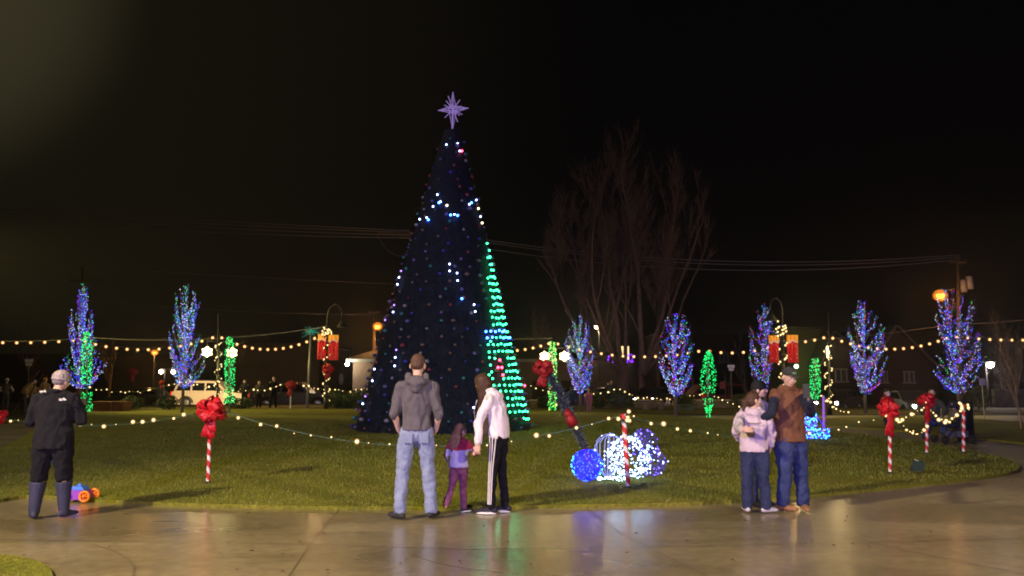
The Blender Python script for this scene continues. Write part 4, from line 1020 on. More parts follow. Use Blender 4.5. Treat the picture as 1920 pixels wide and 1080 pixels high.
for i, (px, d, H) in enumerate(((1300, 75, 11), (1010, 80, 12), (205, 70, 8), (60, 75, 10), (1400, 78, 9), (480, 90, 12), (1880, 60, 9))):
    b = P(px, 700, d); b.z = -.42
    bare_tree(('dim bare tree behind the rounded lit tree', 'dim bare tree behind the beige building', 'dim bare tree between the two left lit trees', 'dim bare tree above the small white sign at left', 'dim bare tree behind the right red banners', 'dim bare tree behind the three masked people', 'dim bare tree behind the white street light')[i], b, H, .9, 40 + i, limbs=5, rad=.18, depth=4, tw=.018, group='bare trees in the dark background')

# ================================================================ buildings
BEIGE = mat('beige_siding', (.42, .28, .20), .8, var=(.36, .24, .17), vscale=1.2); TRIM = mat('white_trim', (.6, .55, .5), .6); DK = mat('dark_wall', (.045, .032, .022), .9, var=(.03, .022, .016), vscale=.8)
BRICK = mat('dark_brick', (.035, .016, .012), .9, var=(.024, .011, .009), vscale=2, bump=.3, bscale=12); ROOF = mat('dark_roof', (.03, .025, .024), .9); WIN = mat('window_glass', (.05, .05, .055), .15, spec=.6); WTR = mat('window_trim', (.18, .16, .15), .7)
def wall_between(x0, x1, ytop, d, depth, zb=-.6):
    a = P(x0, ytop, d); b = P(x1, ytop, d); return a, b
# long low beige building behind the cone tree
a, b = wall_between(662, 1090, 679, 60, 12); root = thing('beige_building', 'long low beige building behind the cone tree', 'building', (a.x, 60, -.42))
m = MB(); m.box(((a.x + b.x) / 2, 66, (a.z - .6) / 2), (b.x - a.x, 12, a.z + .6)); m.build('wall', BEIGE, root)
m = MB(); m.box(((a.x + b.x) / 2, 65.9, a.z + .12), (b.x - a.x + .9, 12.8, .24)); m.build('fascia', TRIM, root); m = MB()
m.add([(a.x - .5, 59.4, a.z + .25), (b.x + .5, 59.4, a.z + .25), (b.x + .5, 72.4, a.z + .25), (a.x - .5, 72.4, a.z + .25), (a.x + 1, 66, a.z + 1.3), (b.x - 1, 66, a.z + 1.3)], [(0, 1, 5, 4), (1, 2, 5), (2, 3, 4, 5), (3, 0, 4), (3, 2, 1, 0)]); m.build('roof', ROOF, root)
for px in (1010, 1064): 
    c = P(px, 712, 59.9); m = MB(); m.box((c.x, 59.94, .55), (1.0, .1, 1.9)); m.build('door', mat('door_dark', (.12, .07, .05), .6), root)
lm = P(651, 683, 59.3); root2 = thing('wall_lamp', 'white floodlight at the left corner of the beige building', 'lamp', tuple(lm)); m = MB(); m.ell(lm, .14, 10, 7); m.build('bulb', glow('cool_flood', (.9, 1, .8), 30), root2); m = MB(); m.tube([lm + V((.15, .0, .1)), V((a.x, 60, lm.z + .3))], .04, 6); m.build('bracket', POLE, root2); lamp('flood_light', lm + V((0, -.5, 0)), 90, (1, .9, .65), .15)
m = MB(); c = P(694, 728, 58)
for i in range(6): m.tube([(c.x - .3 + .14 * i, 58, -.4), (c.x - .3 + .14 * i, 58, c.z + .4)], .02, 5)
m.tube([(c.x - .4, 58, c.z + .4), (c.x + .5, 58, c.z + .4)], .025, 5); m.tube([(c.x - .4, 58, c.z), (c.x + .5, 58, c.z)], .02, 5); tag(m.build('hand_rail', POLE), 'dark metal railing at the corner of the beige building', 'railing')
def plain(label, x0, x1, ytop, d, depth, m_, name='building', gable=None, wins=(), cat='building', roofm=None, ridge=None):
    a = P(x0, ytop, d); b = P(x1, ytop, d); root = thing(name, label, cat, (a.x, d, -.42)); mid = (a.x + b.x) / 2; w = b.x - a.x
    m = MB()
    if gable:
        ap = P(gable[0], gable[1], d); o = [(a.x, -.5), (b.x, -.5), (b.x, a.z), (ap.x, ap.z), (a.x, a.z)]; m.prism([(x, z) for x, z in o], depth, T4((0, d + depth / 2, 0))); m.build('wall', m_, root)
        m = MB()
        for e0 in (V((b.x + .3, 0, a.z - .25)), V((a.x - .3, 0, a.z - .25))):
            A = V((ap.x, 0, ap.z)); n = V((-(e0 - A).z, 0, (e0 - A).x)).normalized(); n = n if n.z > 0 else -n
            q = [(A.x, A.z), (e0.x, e0.z), (e0.x + n.x * .2, e0.z + n.z * .2), (A.x + n.x * .2, A.z + n.z * .2)]; m.prism(q, depth + .6, T4((0, d + depth / 2, 0)))
        rf = m.build('roof', roofm or ROOF, root); m = MB()
        for e0 in (V((b.x + .3, d - .35, a.z - .25)), V((a.x - .3, d - .35, a.z - .25))): m.tube([V((ap.x, d - .35, ap.z + .05)), e0], .09, 4)
        m.build('rake_trim', mat('rake', (.09, .07, .06), .7), rf)
    else:
        m.box((mid, d + depth / 2, (a.z - .5) / 2), (w, depth, a.z + .5)); m.build('wall', m_, root); m = MB(); m.box((mid, d + depth / 2, a.z + .12), (w + .4, depth + .4, .24)); m.build('roof', roofm or ROOF, root)
    for (l, t, r, bt) in wins:
        p = P(l, t, d - .05); q = P(r, bt, d - .05); m = MB(); cx, cz = (p.x + q.x) / 2, (p.z + q.z) / 2; W_, H_ = q.x - p.x, p.z - q.z
        m.box((cx, d - .05, p.z), (W_ + .2, .12, .12)); m.box((cx, d - .05, q.z), (W_ + .3, .18, .1)); m.box((p.x, d - .05, cz), (.1, .12, H_)); m.box((q.x, d - .05, cz), (.1, .12, H_)); m.box((cx, d - .05, cz), (.1, .1, H_)); f = m.build('window', WTR, root)
        m = MB(); m.box((cx, d - .012, cz), (W_, .03, H_)); m.build('pane', WIN, f)
    return root
plain('dark flat roofed shed behind the three masked people', 436, 600, 648, 78, 14, DK)
plain('dark low building left of the white SUV', -60, 330, 668, 82, 14, DK)
plain('dark brick block behind the rounded lit tree and green column', 1235, 1412, 628, 84, 16, BRICK, wins=((1275, 660, 1290, 680), (1350, 660, 1365, 680)))
plain('dark shop building behind the tall bare tree', 1090, 1234, 672, 86, 12, DK)
plain('olive walled building lit by the green wall lamp', 1476, 1545, 618, 66, 10, mat('olive_wall', (.07, .065, .025), .9), wins=())
plain('dark brick gabled house behind the double lantern post', 1540, 1640, 684, 64, 12, BRICK, 'house', (1562, 622), wins=((1566, 692, 1588, 716),), cat='house')
plain('dark brick house with a tall gable behind the red child', 1632, 1756, 690, 62, 12, BRICK, 'house', (1678, 612), wins=((1695, 697, 1714, 718), (1650, 697, 1664, 718)), cat='house')
plain('low dark garage behind the rightmost lit tree', 1770, 1860, 668, 70, 10, DK, 'garage', cat='garage')
lm = P(1493, 687, 64.5); root2 = thing('wall_lamp', 'greenish lamp on the olive wall above the capped man', 'lamp', tuple(lm)); m = MB(); m.ell(lm, .17, 10, 7); m.build('bulb', glow('green_flood', (.7, 1, .55), 6), root2); m = MB(); m.tube([lm + V((0, .1, 0)), lm + V((0, 1.6, .1))], .05, 6); m.build('bracket', POLE, root2); lamp('green_flood_light', lm + V((0, -.6, -.1)), 90, (.7, 1, .3), .15)
# lit shop windows seen through the branches
m = MB(); rn = random.Random(4); root = thing('shop_display', 'lit shop window with coloured lights behind the tall bare tree', 'shop window', tuple(P(1172, 672, 85)))
p = P(1170, 662, 85); m.box(p, (1.1, .1, 1.5)); m.build('lit_pane', glow('lit_pane', (1, .75, .35), 1.2), root); m = MB()
for i in range(40): m.octa(P(rn.uniform(1138, 1190), rn.uniform(664, 680), 84.6), .08)
tag(m.build('fairy_lights', VIOL, root), kind='stuff')

# low stone wall and planters beyond the lawn
STONE = mat('wall_stone', (.22, .17, .11), .9, var=(.14, .11, .07), vscale=3, bump=.5, bscale=12); CAPM = mat('wall_cap', (.45, .38, .27), .8)
for i, (x0, x1) in enumerate(((995, 1022), (1112, 1150), (1190, 1242), (1300, 1420))):
    d = 43.2; p = P(x0, 770, d); q = P(x1, 770, d); root = thing('stone_wall', ('low stone wall piece right beside the foot of the cone tree', 'low stone wall piece right of the pink coat', 'low stone wall piece left of the rounded lit tree', 'long low stone wall below the red car')[i], 'wall', (p.x, d, 0), 'low stone wall along the far side of the lawn')
    m = MB(); m.box(((p.x + q.x) / 2, d, .05), (q.x - p.x, .35, .7)); m.build('wall', STONE, root); m = MB(); m.box(((p.x + q.x) / 2, d, .43), (q.x - p.x + .1, .45, .07)); m.build('cap', CAPM, root)
PLT = mat('planter_green', (.07, .09, .045), .7); BRN = mat('planter_brown', (.16, .06, .025), .8, var=(.11, .045, .02), vscale=4)
def planter(label, x0, x1, yt, yb, d, m_):
    p = P(x0, yb, d); q = P(x1, yt, d); root = thing('planter_box', label, 'planter', ((p.x + q.x) / 2, d, 0), 'planter boxes round the square')
    z0 = min(p.z, 0); m = MB(); m.box(((p.x + q.x) / 2, d, (q.z + z0) / 2), (q.x - p.x, .8, q.z - z0), taper=1.06); m.build('box', m_, root); m = MB(); m.box(((p.x + q.x) / 2, d, q.z + .03), ((q.x - p.x) * 1.1, .9, .06)); m.build('rim', m_, root)
planter('wide green planter right of the pale lit tree trunk', 1268, 1298, 760, 779, 40, PLT)
planter('brown planter box right of the leftmost green column', 178, 214, 755, 772, 39, BRN)
planter('second brown planter box left of the dark parked car', 216, 238, 755, 772, 39.2, BRN)
planter('pale square planter behind the foot of the rounded lit tree', 1205, 1216, 757, 774, 41, STONE)
planter('pale square planter left of the red wheeled car', 1233, 1242, 757, 776, 41, STONE)
# shrubs
LEAFM = mat('shrub_leaf', (.06, .10, .02), .7, spec=.3); LEAFD = mat('shrub_leaf_dark', (.02, .04, .012), .8)
def shrub(label, px, d, w, h, m_, seed, n=900, group=None):
    rn = random.Random(seed); b = P(px, 700, d); b.z = gzat(d); root = thing('shrub', label, 'shrub', tuple(b), group); m = MB(); m.tube([b, b + V((0, 0, h * .5))], .03, 5)
    for i in range(5): m.tube([b, b + V((rn.uniform(-w, w) * .4, rn.uniform(-w, w) * .4, h * .7))], .015, 4)
    m.build('stem', BARK, root); m = MB()
    for i in range(n):
        d_ = V((rn.gauss(0, 1), rn.gauss(0, 1), rn.gauss(0, 1))).normalized(); r = rn.uniform(.55, 1.05) * (1 + .22 * noise.noise(d_ * 2.3 + V((seed, 0, 0)))); c = b + V((d_.x * w / 2 * r, d_.y * w / 2 * r, h * .5 + d_.z * h * .5 * r))
        u = V((rn.gauss(0, 1), rn.gauss(0, 1), rn.gauss(0, 1))).normalized() * .06; v_ = u.orthogonal().normalized() * .03
        if c.z > b.z: m.add([c - u, c + v_, c + u, c - v_], [(0, 1, 2, 3)])
    m.build('foliage', m_, root)
for i, (px, w, h) in enumerate(((630, 1.3, .95), (646, 1.1, .8), (664, 1.35, 1.0), (682, 1.2, 1.0))):
    shrub(('bright green shrub at the foot of the left banner post', 'second green shrub right of the left banner post', 'green shrub below the white corner floodlight', 'green shrub touching the left edge of the cone tree')[i], px, 42.5, w, h, LEAFM, i, group='green shrubs behind the lawn')
for i, (px, d, w, h, l) in enumerate(((1018, 42.5, .6, .7, 'small dark shrub by the stone wall near the cone tree'), (1122, 42, .9, .9, 'dark shrub right of the pink coat'), (1160, 42, 1.8, 1.0, 'wide dark shrub under the tall bare tree'), (1284, 40.4, 1.1, .9, 'dark shrub growing behind the green planter'), (1395, 42, 1.6, .8, 'dark shrub left of the selfie group'), (1830, 40, 1.3, 1.3, 'pale tufted shrub right of the trash can'), (250, 41, 1.2, .7, 'dark shrub beside the brown planter'), (318, 40, 1.0, .8, 'dark shrub behind the rear wheel of the white SUV'), (455, 41.5, 1.4, .6, 'dark shrub under the straight green column'))):
    shrub(l, px, d, w, h, LEAFD if i != 5 else LEAFM, 20 + i, 700, 'dark shrubs behind the lawn')
# pale bank and fence at the right edge
p = P(1862, 742, 45); q = P(1990, 742, 45); m = MB(); m.box(((p.x + q.x) / 2, 45, .25), (q.x - p.x, .25, 1.5)); tag(m.build('garden_wall', mat('pale_wall', (.16, .14, .12), .9, var=(.10, .09, .08), vscale=2)), 'pale low garden wall at the right edge behind the sapling', 'wall')

# ================================================================ cars
TYRE = mat('tyre', (.015, .015, .015), .8); RIM = mat('rim', (.35, .33, .3), .35, .7); GLS = mat('car_glass', (.01, .01, .012), .08, spec=.8); TAIL = glow('tail_lamp', (.9, .02, .01), .5); HEADL = glow('head_lamp', (1, .93, .8), 40)
CR = mat('car_trim', (.05, .05, .05), .4, .5)
def car(label, px, d, yaw, kind, paint, z=-.42, group=None, lights=False, px_is='c'):
    b = P(px, 700, d); b.z = z; root = thing('parked_car', label, 'car', tuple(b), group, 0)
    M = T4((b.x, b.y, b.z), yaw)
    if kind == 'suv':
        Wd = 1.95; L = 5.1; lower = [(-2.5, .35), (-2.54, .6), (-2.5, 1.12), (-2.42, 1.2), (1.25, 1.16), (2.35, 1.05), (2.5, .85), (2.52, .4), (2.3, .3), (-2.35, .3)]
        cab = [(-2.42, 1.19), (-2.2, 1.86), (-1.9, 1.92), (.25, 1.9), (.55, 1.84), (1.25, 1.15)]; wx = (-1.5, 1.6); wr = .4
        wins = [[(-2.2, 1.24), (-2.05, 1.74), (-1.25, 1.76), (-1.25, 1.24)], [(-1.12, 1.24), (-1.12, 1.76), (-.3, 1.76), (-.3, 1.24)], [(-.18, 1.24), (-.18, 1.76), (.45, 1.74), (.98, 1.24)]]
    elif kind == 'pickup':
        Wd = 1.95; lower = [(-2.7, .45), (-2.72, 1.1), (1.2, 1.1), (2.5, 1.02), (2.68, .85), (2.68, .45), (-2.5, .4)]; cab = [(-.75, 1.09), (-.65, 1.8), (.55, 1.82), (1.25, 1.09)]; wx = (-1.6, 1.75); wr = .4
        wins = [[(-.6, 1.16), (-.55, 1.68), (.0, 1.7), (.0, 1.16)], [(.1, 1.16), (.1, 1.7), (.5, 1.7), (.95, 1.16)]]
    else:
        Wd = 1.8; lower = [(-2.2, .35), (-2.28, .6), (-2.22, .92), (-1.6, .98), (1.05, .93), (2.05, .8), (2.25, .6), (2.25, .35), (2.05, .25), (-2.05, .25)]; cab = [(-1.75, .96), (-1.1, 1.38), (-.6, 1.44), (.15, 1.42), (1.1, .92)]; wx = (-1.35, 1.4); wr = .32
        wins = [[(-1.35, 1.0), (-.95, 1.33), (-.45, 1.36), (-.45, 1.0)], [(-.35, 1.0), (-.35, 1.36), (.1, 1.34), (.8, .98)]]
    def shell(mb, o, w, inset, top_in=0):
        zs = [z_ for _, z_ in o]; zl, zh = min(zs), max(zs); cx = sum(x for x, _ in o) / len(o); cz = (zl + zh) / 2; n = len(o); rings = []
        for y, sc in ((-w / 2, inset), (-w / 2 + .07, 1), (w / 2 - .07, 1), (w / 2, inset)):
            rg = []
            for x, z_ in o:
                yy = y * (1 - top_in * (z_ - zl) / (zh - zl)); rg.append(M @ V((cx + (x - cx) * sc, yy, cz + (z_ - cz) * sc)))
            rings.append(rg)
        fs = [tuple(range(n)), tuple(range(4 * n - 1, 3 * n - 1, -1))]
        for k in range(3):
            for i in range(n): j = (i + 1) % n; fs.append((k * n + j, k * n + i, (k + 1) * n + i, (k + 1) * n + j))
        mb.add([p for r in rings for p in r], fs)
    m = MB(); shell(m, lower, Wd, .975); m.build('body', paint, root); m = MB(); shell(m, cab, Wd * .95, .97, .16); m.build('cabin', paint, root)
    zl, zh = min(z_ for _, z_ in cab), max(z_ for _, z_ in cab)
    for sg in (-1, 1):
        for wn in wins:
            m = MB(); vs = []
            for off in (.0, .02):
                for x, z_ in wn: vs.append(M @ V((x, sg * (Wd * .95 / 2 * (1 - .16 * (z_ - zl) / (zh - zl)) + off), z_)))
            n = len(wn); m.add(vs, [tuple(range(n)), tuple(range(2 * n - 1, n - 1, -1))] + [((i + 1) % n, i, i + n, (i + 1) % n + n) for i in range(n)]); m.build('side_window', GLS, root)
        for x in wx:
            c = V((x, sg * (Wd / 2 - .1), wr)); m = MB(); ring = [(M @ (c + V((0, sg * o, 0)))) for o in (-.12, -.12, .1, .12)]
            m.tube([ring[1], ring[2], ring[3]], [wr, wr, wr * .93], 20); w = m.build('wheel', TYRE, root, True); m = MB(); m.tube([M @ (c + V((0, sg * .125, 0))), M @ (c + V((0, sg * .14, 0)))], [wr * .62, wr * .55], 14); m.build('rim', RIM, w, True)
            m = MB(); ar = []
            for i in range(11): a = PI * i / 10; ar.append(M @ V((x + (wr + .07) * math.cos(a), sg * (Wd / 2 + .003), wr + (wr + .05) * math.sin(a))))
            m.tube(ar, .05, 4); m.build('wheel_arch', CR, root)
    xr = lower[1][0]; xf = max(x for x, _ in lower)
    for sg in (-1, 1):
        m = MB(); m.box(M @ V((xr + .03, sg * (Wd / 2 - .1), .98 if kind != 'sedan' else .75)), (.1, .16, .42 if kind == 'suv' else .22), M.to_3x3()); m.build('tail_light', TAIL, root)
        m = MB(); m.ell(M @ V((xf - .03, sg * (Wd / 2 - .28), .78 if kind != 'sedan' else .62)), (.09, .16, .1), 10, 6); m.build('headlight', HEADL if lights else GLS, root)
    m = MB(); m.box(M @ V((xf - .02, 0, .5)), (.12, Wd * .9, .16), M.to_3x3()); m.box(M @ V((xr + .02, 0, .5)), (.12, Wd * .9, .16), M.to_3x3()); m.build('bumper', CR, root)
    if kind == 'suv':
        m = MB()
        for sg in (-1, 1): m.tube([M @ V((-1.9, sg * .7, 1.97)), M @ V((.1, sg * .7, 1.95))], .025, 6)
        m.build('roof_rack', CR, root)
        for sg in (-1, 1): m = MB(); m.box(M @ V((.95, sg * 1.08, 1.25)), (.12, .2, .16), M.to_3x3()); m.build('wing_mirror', paint, root)
    return root
CREAM = mat('cream_paint', (.62, .50, .34), .3, coat=.5)
car('cream white SUV parked behind the biggest red bow', 402, 54, 0, 'suv', CREAM)
DKP = mat('dark_paint', (.03, .02, .022), .3, coat=.5); RDP = mat('red_paint', (.10, .015, .012), .35, coat=.4); GRP = mat('grey_paint', (.06, .06, .065), .3, coat=.4)
gc = 'cars parked along the far street'
car('dark pickup truck parked behind the far red bow', 553, 52, .05, 'pickup', DKP, group=gc)
car('dark car parked between the brown planters and the white SUV', 268, 53, PI, 'sedan', GRP, group=gc)
car('dark red car parked behind the spindle shaped green column', 1322, 50, PI + .1, 'suv', RDP, z=-.6, group=gc)
car('dark car with lit headlights left of the rounded lit tree', 1222, 56, -PI / 2 - .45, 'sedan', DKP, group=gc, lights=True)
car('dark car with one bright headlight behind the double lantern post', 1568, 50, -PI / 2 - .7, 'sedan', DKP, z=-.5, group=gc, lights=True)
car('dark car with dazzling headlights between the red child and the crouching man', 1706, 44, -PI / 2 - .15, 'sedan', GRP, z=-.5, group=gc, lights=True)
car('dark car parked in the shadow behind the pink coat', 1066, 52, PI, 'sedan', DKP, group=gc)
car('dark car standing beyond the stone wall right of the tall bare tree', 1150, 56, 0, 'sedan', GRP, group=gc)

# ================================================================ utility poles, wires, street lights, signs
WOOD = mat('pole_wood', (.14, .09, .06), .9)
def upole(label, px, d, top, arms, boxes=()):
    b = P(px, 700, d); b.z = -.42; T = P(px, top, d); root = thing('utility_pole', label, 'utility pole', tuple(b), 'wooden utility poles'); m = MB(); m.tube([b, T], [.17, .12], 10); m.build('pole', WOOD, root, True); m = MB()
    for (l, r, y) in arms: p = P(l, y, d - .15); q = P(r, y, d - .15); m.box((p + q) / 2, ((q - p).length, .12, .14)); [m.tube([p.lerp(q, t), p.lerp(q, t) + V((0, 0, .25))], .04, 6) for t in (.05, .35, .65, .95)]
    m.build('crossarm', WOOD, root)
    for (x, y, w, h) in boxes:
        c = P(x, y, d - .3); m = MB(); m.tube([c - V((0, 0, h / 2)), c + V((0, 0, h / 2 * .9)), c + V((0, 0, h / 2))], [w / 2, w / 2, w / 2 * .7], 14); m.build('transformer', mat('transformer_grey', (.32, .30, .32), .5), root, True)
    return root
upole('utility pole with crossarm behind the leftmost lit tree', 156, 62, 500, [(132, 196, 527)])
upole('utility pole with grey transformers behind the rightmost lit tree', 1796, 56, 478, [(1780, 1812, 492)], [(1807, 536, .42, .9), (1818, 530, .5, .95)])
upole('utility pole carrying the orange lamp left of the cone tree', 702, 66, 590, [(690, 714, 586)])
upole('utility pole hidden by the cone tree at the wire junction', 772, 60, 425, [(708, 800, 437)])
SOD = glow('sodium_lamp', (1, .40, .06), 9); SODHALO = halo_shell('sodium_halo', (1, .25, .02), 1.3, .8); WHL = glow('street_white', (1, .9, .8), 40)  # the second material is the orange halo round the sodium bulbs
def slamp(label, px, py, d, m_, col, e, r=.16, stem=None, pole_to=None):
    c = P(px, py, d); root = thing('street_lamp', label, 'street lamp', tuple(c)); m = MB(); m.ell(c, (r * 1.2, r, r), 12, 8); m.build('bulb', m_, root)
    if m_ is SOD: m = MB(); m.ell(c, (r * 2.1, r * 1.8, r * 1.8), 16, 10); m.build('lens', SODHALO, root, True)  # outer shell added to give the sodium lamp its halo
    m = MB(); m.ell(c + V((0, .05, r * .75)), (r * 2, r * 1.6, r * .45), 12, 6)
    if stem: m.tube([c + V((0, .05, r)), P(stem[0], stem[1], d)], .05, 6)
    if pole_to: b = P(pole_to, 700, d); b.z = gzat(d); m.tube([b, V((b.x, b.y, c.z + .3)), c + V((0, .06, r))], .06, 8)
    m.build('housing', POLE, root); lamp('street_light', c + V((0, -.5, -.35)), e, col, .2)
slamp('orange sodium street lamp beside the ragged rightmost lit tree', 1763, 554, 54, SOD, (1, .42, .1), 420, .24, stem=(1796, 540))
slamp('orange sodium lamp on the utility pole left of the cone tree', 708, 612, 64, SOD, (1, .45, .12), 700, .2, stem=(702, 606))
slamp('white street lamp right of the rightmost lit tree', 1856, 683, 47, WHL, (1, .85, .8), 420, .2, pole_to=1849)
slamp('small far street lamp right of the tree with the snowflake pair', 1119, 613, 84, glow('far_lamp', (1, .8, .5), 25), (1, .7, .4), 900, .2, pole_to=1124)
slamp('dim orange lamp above the low building left of the second lit tree', 290, 661, 70, SOD, (1, .45, .12), 250, .16, pole_to=288)
# street side twin lamps
b = P(309, 700, 48); b.z = -.3; root = thing('street_lamp', 'short twin lamp post left of the white SUV', 'street lamp', tuple(b)); T = P(309, 691, 48); m = MB(); m.tube([b, T], .04, 8); m.tube([P(302, 692, 48), P(325, 692, 48)], .025, 6); m.build('pole', GREY, root); lamp('suv_fill_spot', P(362, 668, 45), 5200, (1, .75, .42), .15, 50, P(405, 735, 53), .5)  # the spot is added apart from the globes to brighten the SUV
for x in (302, 325): m = MB(); m.ell(P(x, 697, 48), .13, 10, 7); m.build('globe', glow('twin_globe', (1, .8, .5), 16), root)
# power lines
def wire(label, a, b, sag, r=.014, d=None):
    m = MB(); m.tube(bez(a, b, sag, 30), r, 4); o = m.build('power_line', mat('wire_grey', (.38, .36, .36), .5)); o['group'] = 'overhead power lines'; tag(o, label, 'power line')
for i, (ya, yb) in enumerate(((389, 433), (394, 436), (399, 441), (407, 446))):
    wire(('topmost wire of the bundle crossing the sky from the left to the cone tree', 'second wire of the bundle crossing the sky from the left', 'third wire of the bundle crossing the sky from the left', 'lowest wire of the bundle crossing the sky from the left')[i], P(-40, ya - 4, 66), P(772, yb, 60), .12 + .1 * i, .02)
for i, (ya, yb, yc) in enumerate(((447, 481, 478), (450, 487, 482), (462, 489, 487))):
    wire(('topmost wire from the cone tree past the bare tree', 'middle wire from the cone tree past the bare tree', 'lowest wire from the cone tree past the bare tree')[i], P(800, ya - 16, 60), P(1796, yc, 56), 1.35 + .1 * i, .02)
wire('lone faint wire reaching from the left edge below the bundle', P(-40, 485, 64), P(800, 535, 66), .2, .011)
wire('lower lone wire crossing behind both left lit trees', P(-40, 541, 60), P(702, 590, 66), .5, .012)
wire('faint service wire between the leftmost lit trees and the left banner post', P(156, 632, 42), P(613, 612, 41), .4, .011)
wire('wire running right from the right banner post to the orange lamp pole', P(1467, 640, 50), P(1796, 606, 56), .2, .011)
wire('wire leaving the transformer pole to the right edge', P(1796, 608, 56), P(1990, 592, 52), .1, .011)
wire('wire from the cone tree to the snowflake post by the beige building', P(880, 634, 42), P(1037, 634, 38), .05, .011)
wire('slack cable loop hanging beneath the wire junction left of the cone tree', P(708, 443, 59.5), P(775, 470, 59.5), .9, .012)
def sign(label, px, py, w, h, d, m_, zb=0, lines=2):
    c = P(px, py, d); b = V((c.x, c.y + .04, gzat(d))); root = thing('street_sign', label, 'sign', tuple(b), 'small signs on thin posts'); m = MB(); m.tube([b, V((c.x, c.y + .04, c.z))], .025, 6); m.build('post', POLE, root); m = MB(); m.box(c + V((0, 0, h * .28)), (w, .02, h * .5)); m.box(c - V((0, 0, h * .25)), (w * .72, .02, h * .42)); m.build('panel', m_, root)
SGN = mat('sign_white', (.62, .58, .6), .5)
sign('small white two part street sign above the bent people at the left edge', 54, 680, .38, .33, 38, SGN); sign('small white two part street sign between green column and selfie group', 1371, 690, .34, .28, 38, SGN)
c = P(1842, 716, 30); root = thing('street_sign', 'pale square sign on a thin post below the rightmost lit tree', 'sign', (c.x, c.y, 0)); m = MB(); m.tube([(c.x, c.y + .03, 0), (c.x, c.y + .03, c.z)], .02, 6); m.build('post', GREY, root); m = MB(); m.box(c, (.22, .02, .26)); m.build('panel', mat('sign_lavender', (.35, .33, .5), .5), root)
c = P(1354, 722, 46); root = thing('hanging_banner', 'faded red flag hanging on a dark post left of the white sign', 'flag', (c.x, c.y, -.2)); m = MB(); m.tube([(c.x + .2, c.y, -.2), (c.x + .2, c.y, c.z + .5)], .03, 6); m.build('post', POLE, root); m = MB(); m.prism([(-.15, -.2), (.17, -.22), (.15, .22), (-.12, .2)], .02, T4(c)); m.build('cloth', mat('flag_red', (.25, .04, .05), .8), root)
m = MB(); c = P(640, 711, 55); root = thing('street_sign', 'grey oval sign standing between the banner post and beige building', 'sign', (c.x, c.y, -.42)); m.tube([(c.x, c.y + .05, -.42), (c.x, c.y + .05, c.z)], .03, 6); m.build('post', POLE, root); m = MB(); m.ell(c, (.16, .03, .42), 14, 9); m.build('panel', mat('sign_grey', (.16, .13, .11), .6), root, True)
# far red bows on the street side strand
rn = random.Random(8)
for i, (px, py, d, s, l) in enumerate(((545, 722, 42, .3, 'dark red bow on a thin striped post left of the pickup truck'), (250, 697, 46, .26, 'dim red bow between the two left lit trees'), (148, 724, 36, .2, 'red bow low beside the leftmost green column'), (1281, 722, 40, .2, 'dark red bow behind the rounded lit tree'), (1322, 746, 38, .22, 'red bow at the waist of the spindle shaped green column'), (304, 718, 43, .16, 'tiny red bow under the twin lamp post'))):
    b = P(px, py, d); z0 = gzat(d); root = thing('ribbon_bow_post', l, 'bow', (b.x, b.y + .08, z0), 'red bows on thin posts behind the lawn'); m = MB(); m.tube([(b.x, b.y + .08, z0), (b.x, b.y + .08, b.z)], .03, 6); m.build('post', WHT if i == 0 else POLE, root); m = MB(); bow(m, b, s, rn, True, 1.9); m.build('ribbon_bow', mat('dim_red_ribbon', (.34, .01, .015), .6), root, True)
# trash can
b = G(1808, 822); root = thing('trash_can', 'black slatted trash can behind the stroller', 'trash can', tuple(b)); m = MB(); h = 1.0
for k in range(22):
    a = 2 * PI * k / 22; m.box(b + V((.24 * math.cos(a), .24 * math.sin(a), h * .47)), (.05, .012, h * .88), Matrix.Rotation(a + PI / 2, 3, 'Z'))
m.build('slats', POLE, root); m = MB(); m.tube([b + V((0, 0, .05)), b + V((0, 0, h * .9))], [.21, .22], 18); m.build('liner', mat('liner', (.012, .012, .014), .6), root, True); m = MB(); m.tube([b + V((.26 * math.cos(a), .26 * math.sin(a), h * .93)) for a in [2 * PI * i / 20 for i in range(20)]], .03, 6, False, None, True); m.build('rim', POLE, root, True)
# ground flood light
b = G(1722, 889, LZ); root = thing('ground_floodlight', 'small dark green floodlight box on the grass at the right', 'floodlight', tuple(b)); m = MB(); Mx = Matrix.Rotation(.35, 3, 'X'); m.box(b + V((0, 0, .13)), (.16, .09, .15), Mx); m.build('housing', mat('flood_green', (.03, .06, .05), .6), root); m = MB(); m.tube([b + V((-.09, .03, .13)), b + V((-.09, .03, .0)), b + V((.09, .03, .0)), b + V((.09, .03, .13))], .01, 5); m.build('bracket', POLE, root); m = MB(); m.box(b + V((-.02, 0, .215)), (.06, .03, .012), Matrix.Rotation(.5, 3, 'Y')); m.build('visor', mat('visor_pale', (.5, .5, .45), .5), root)
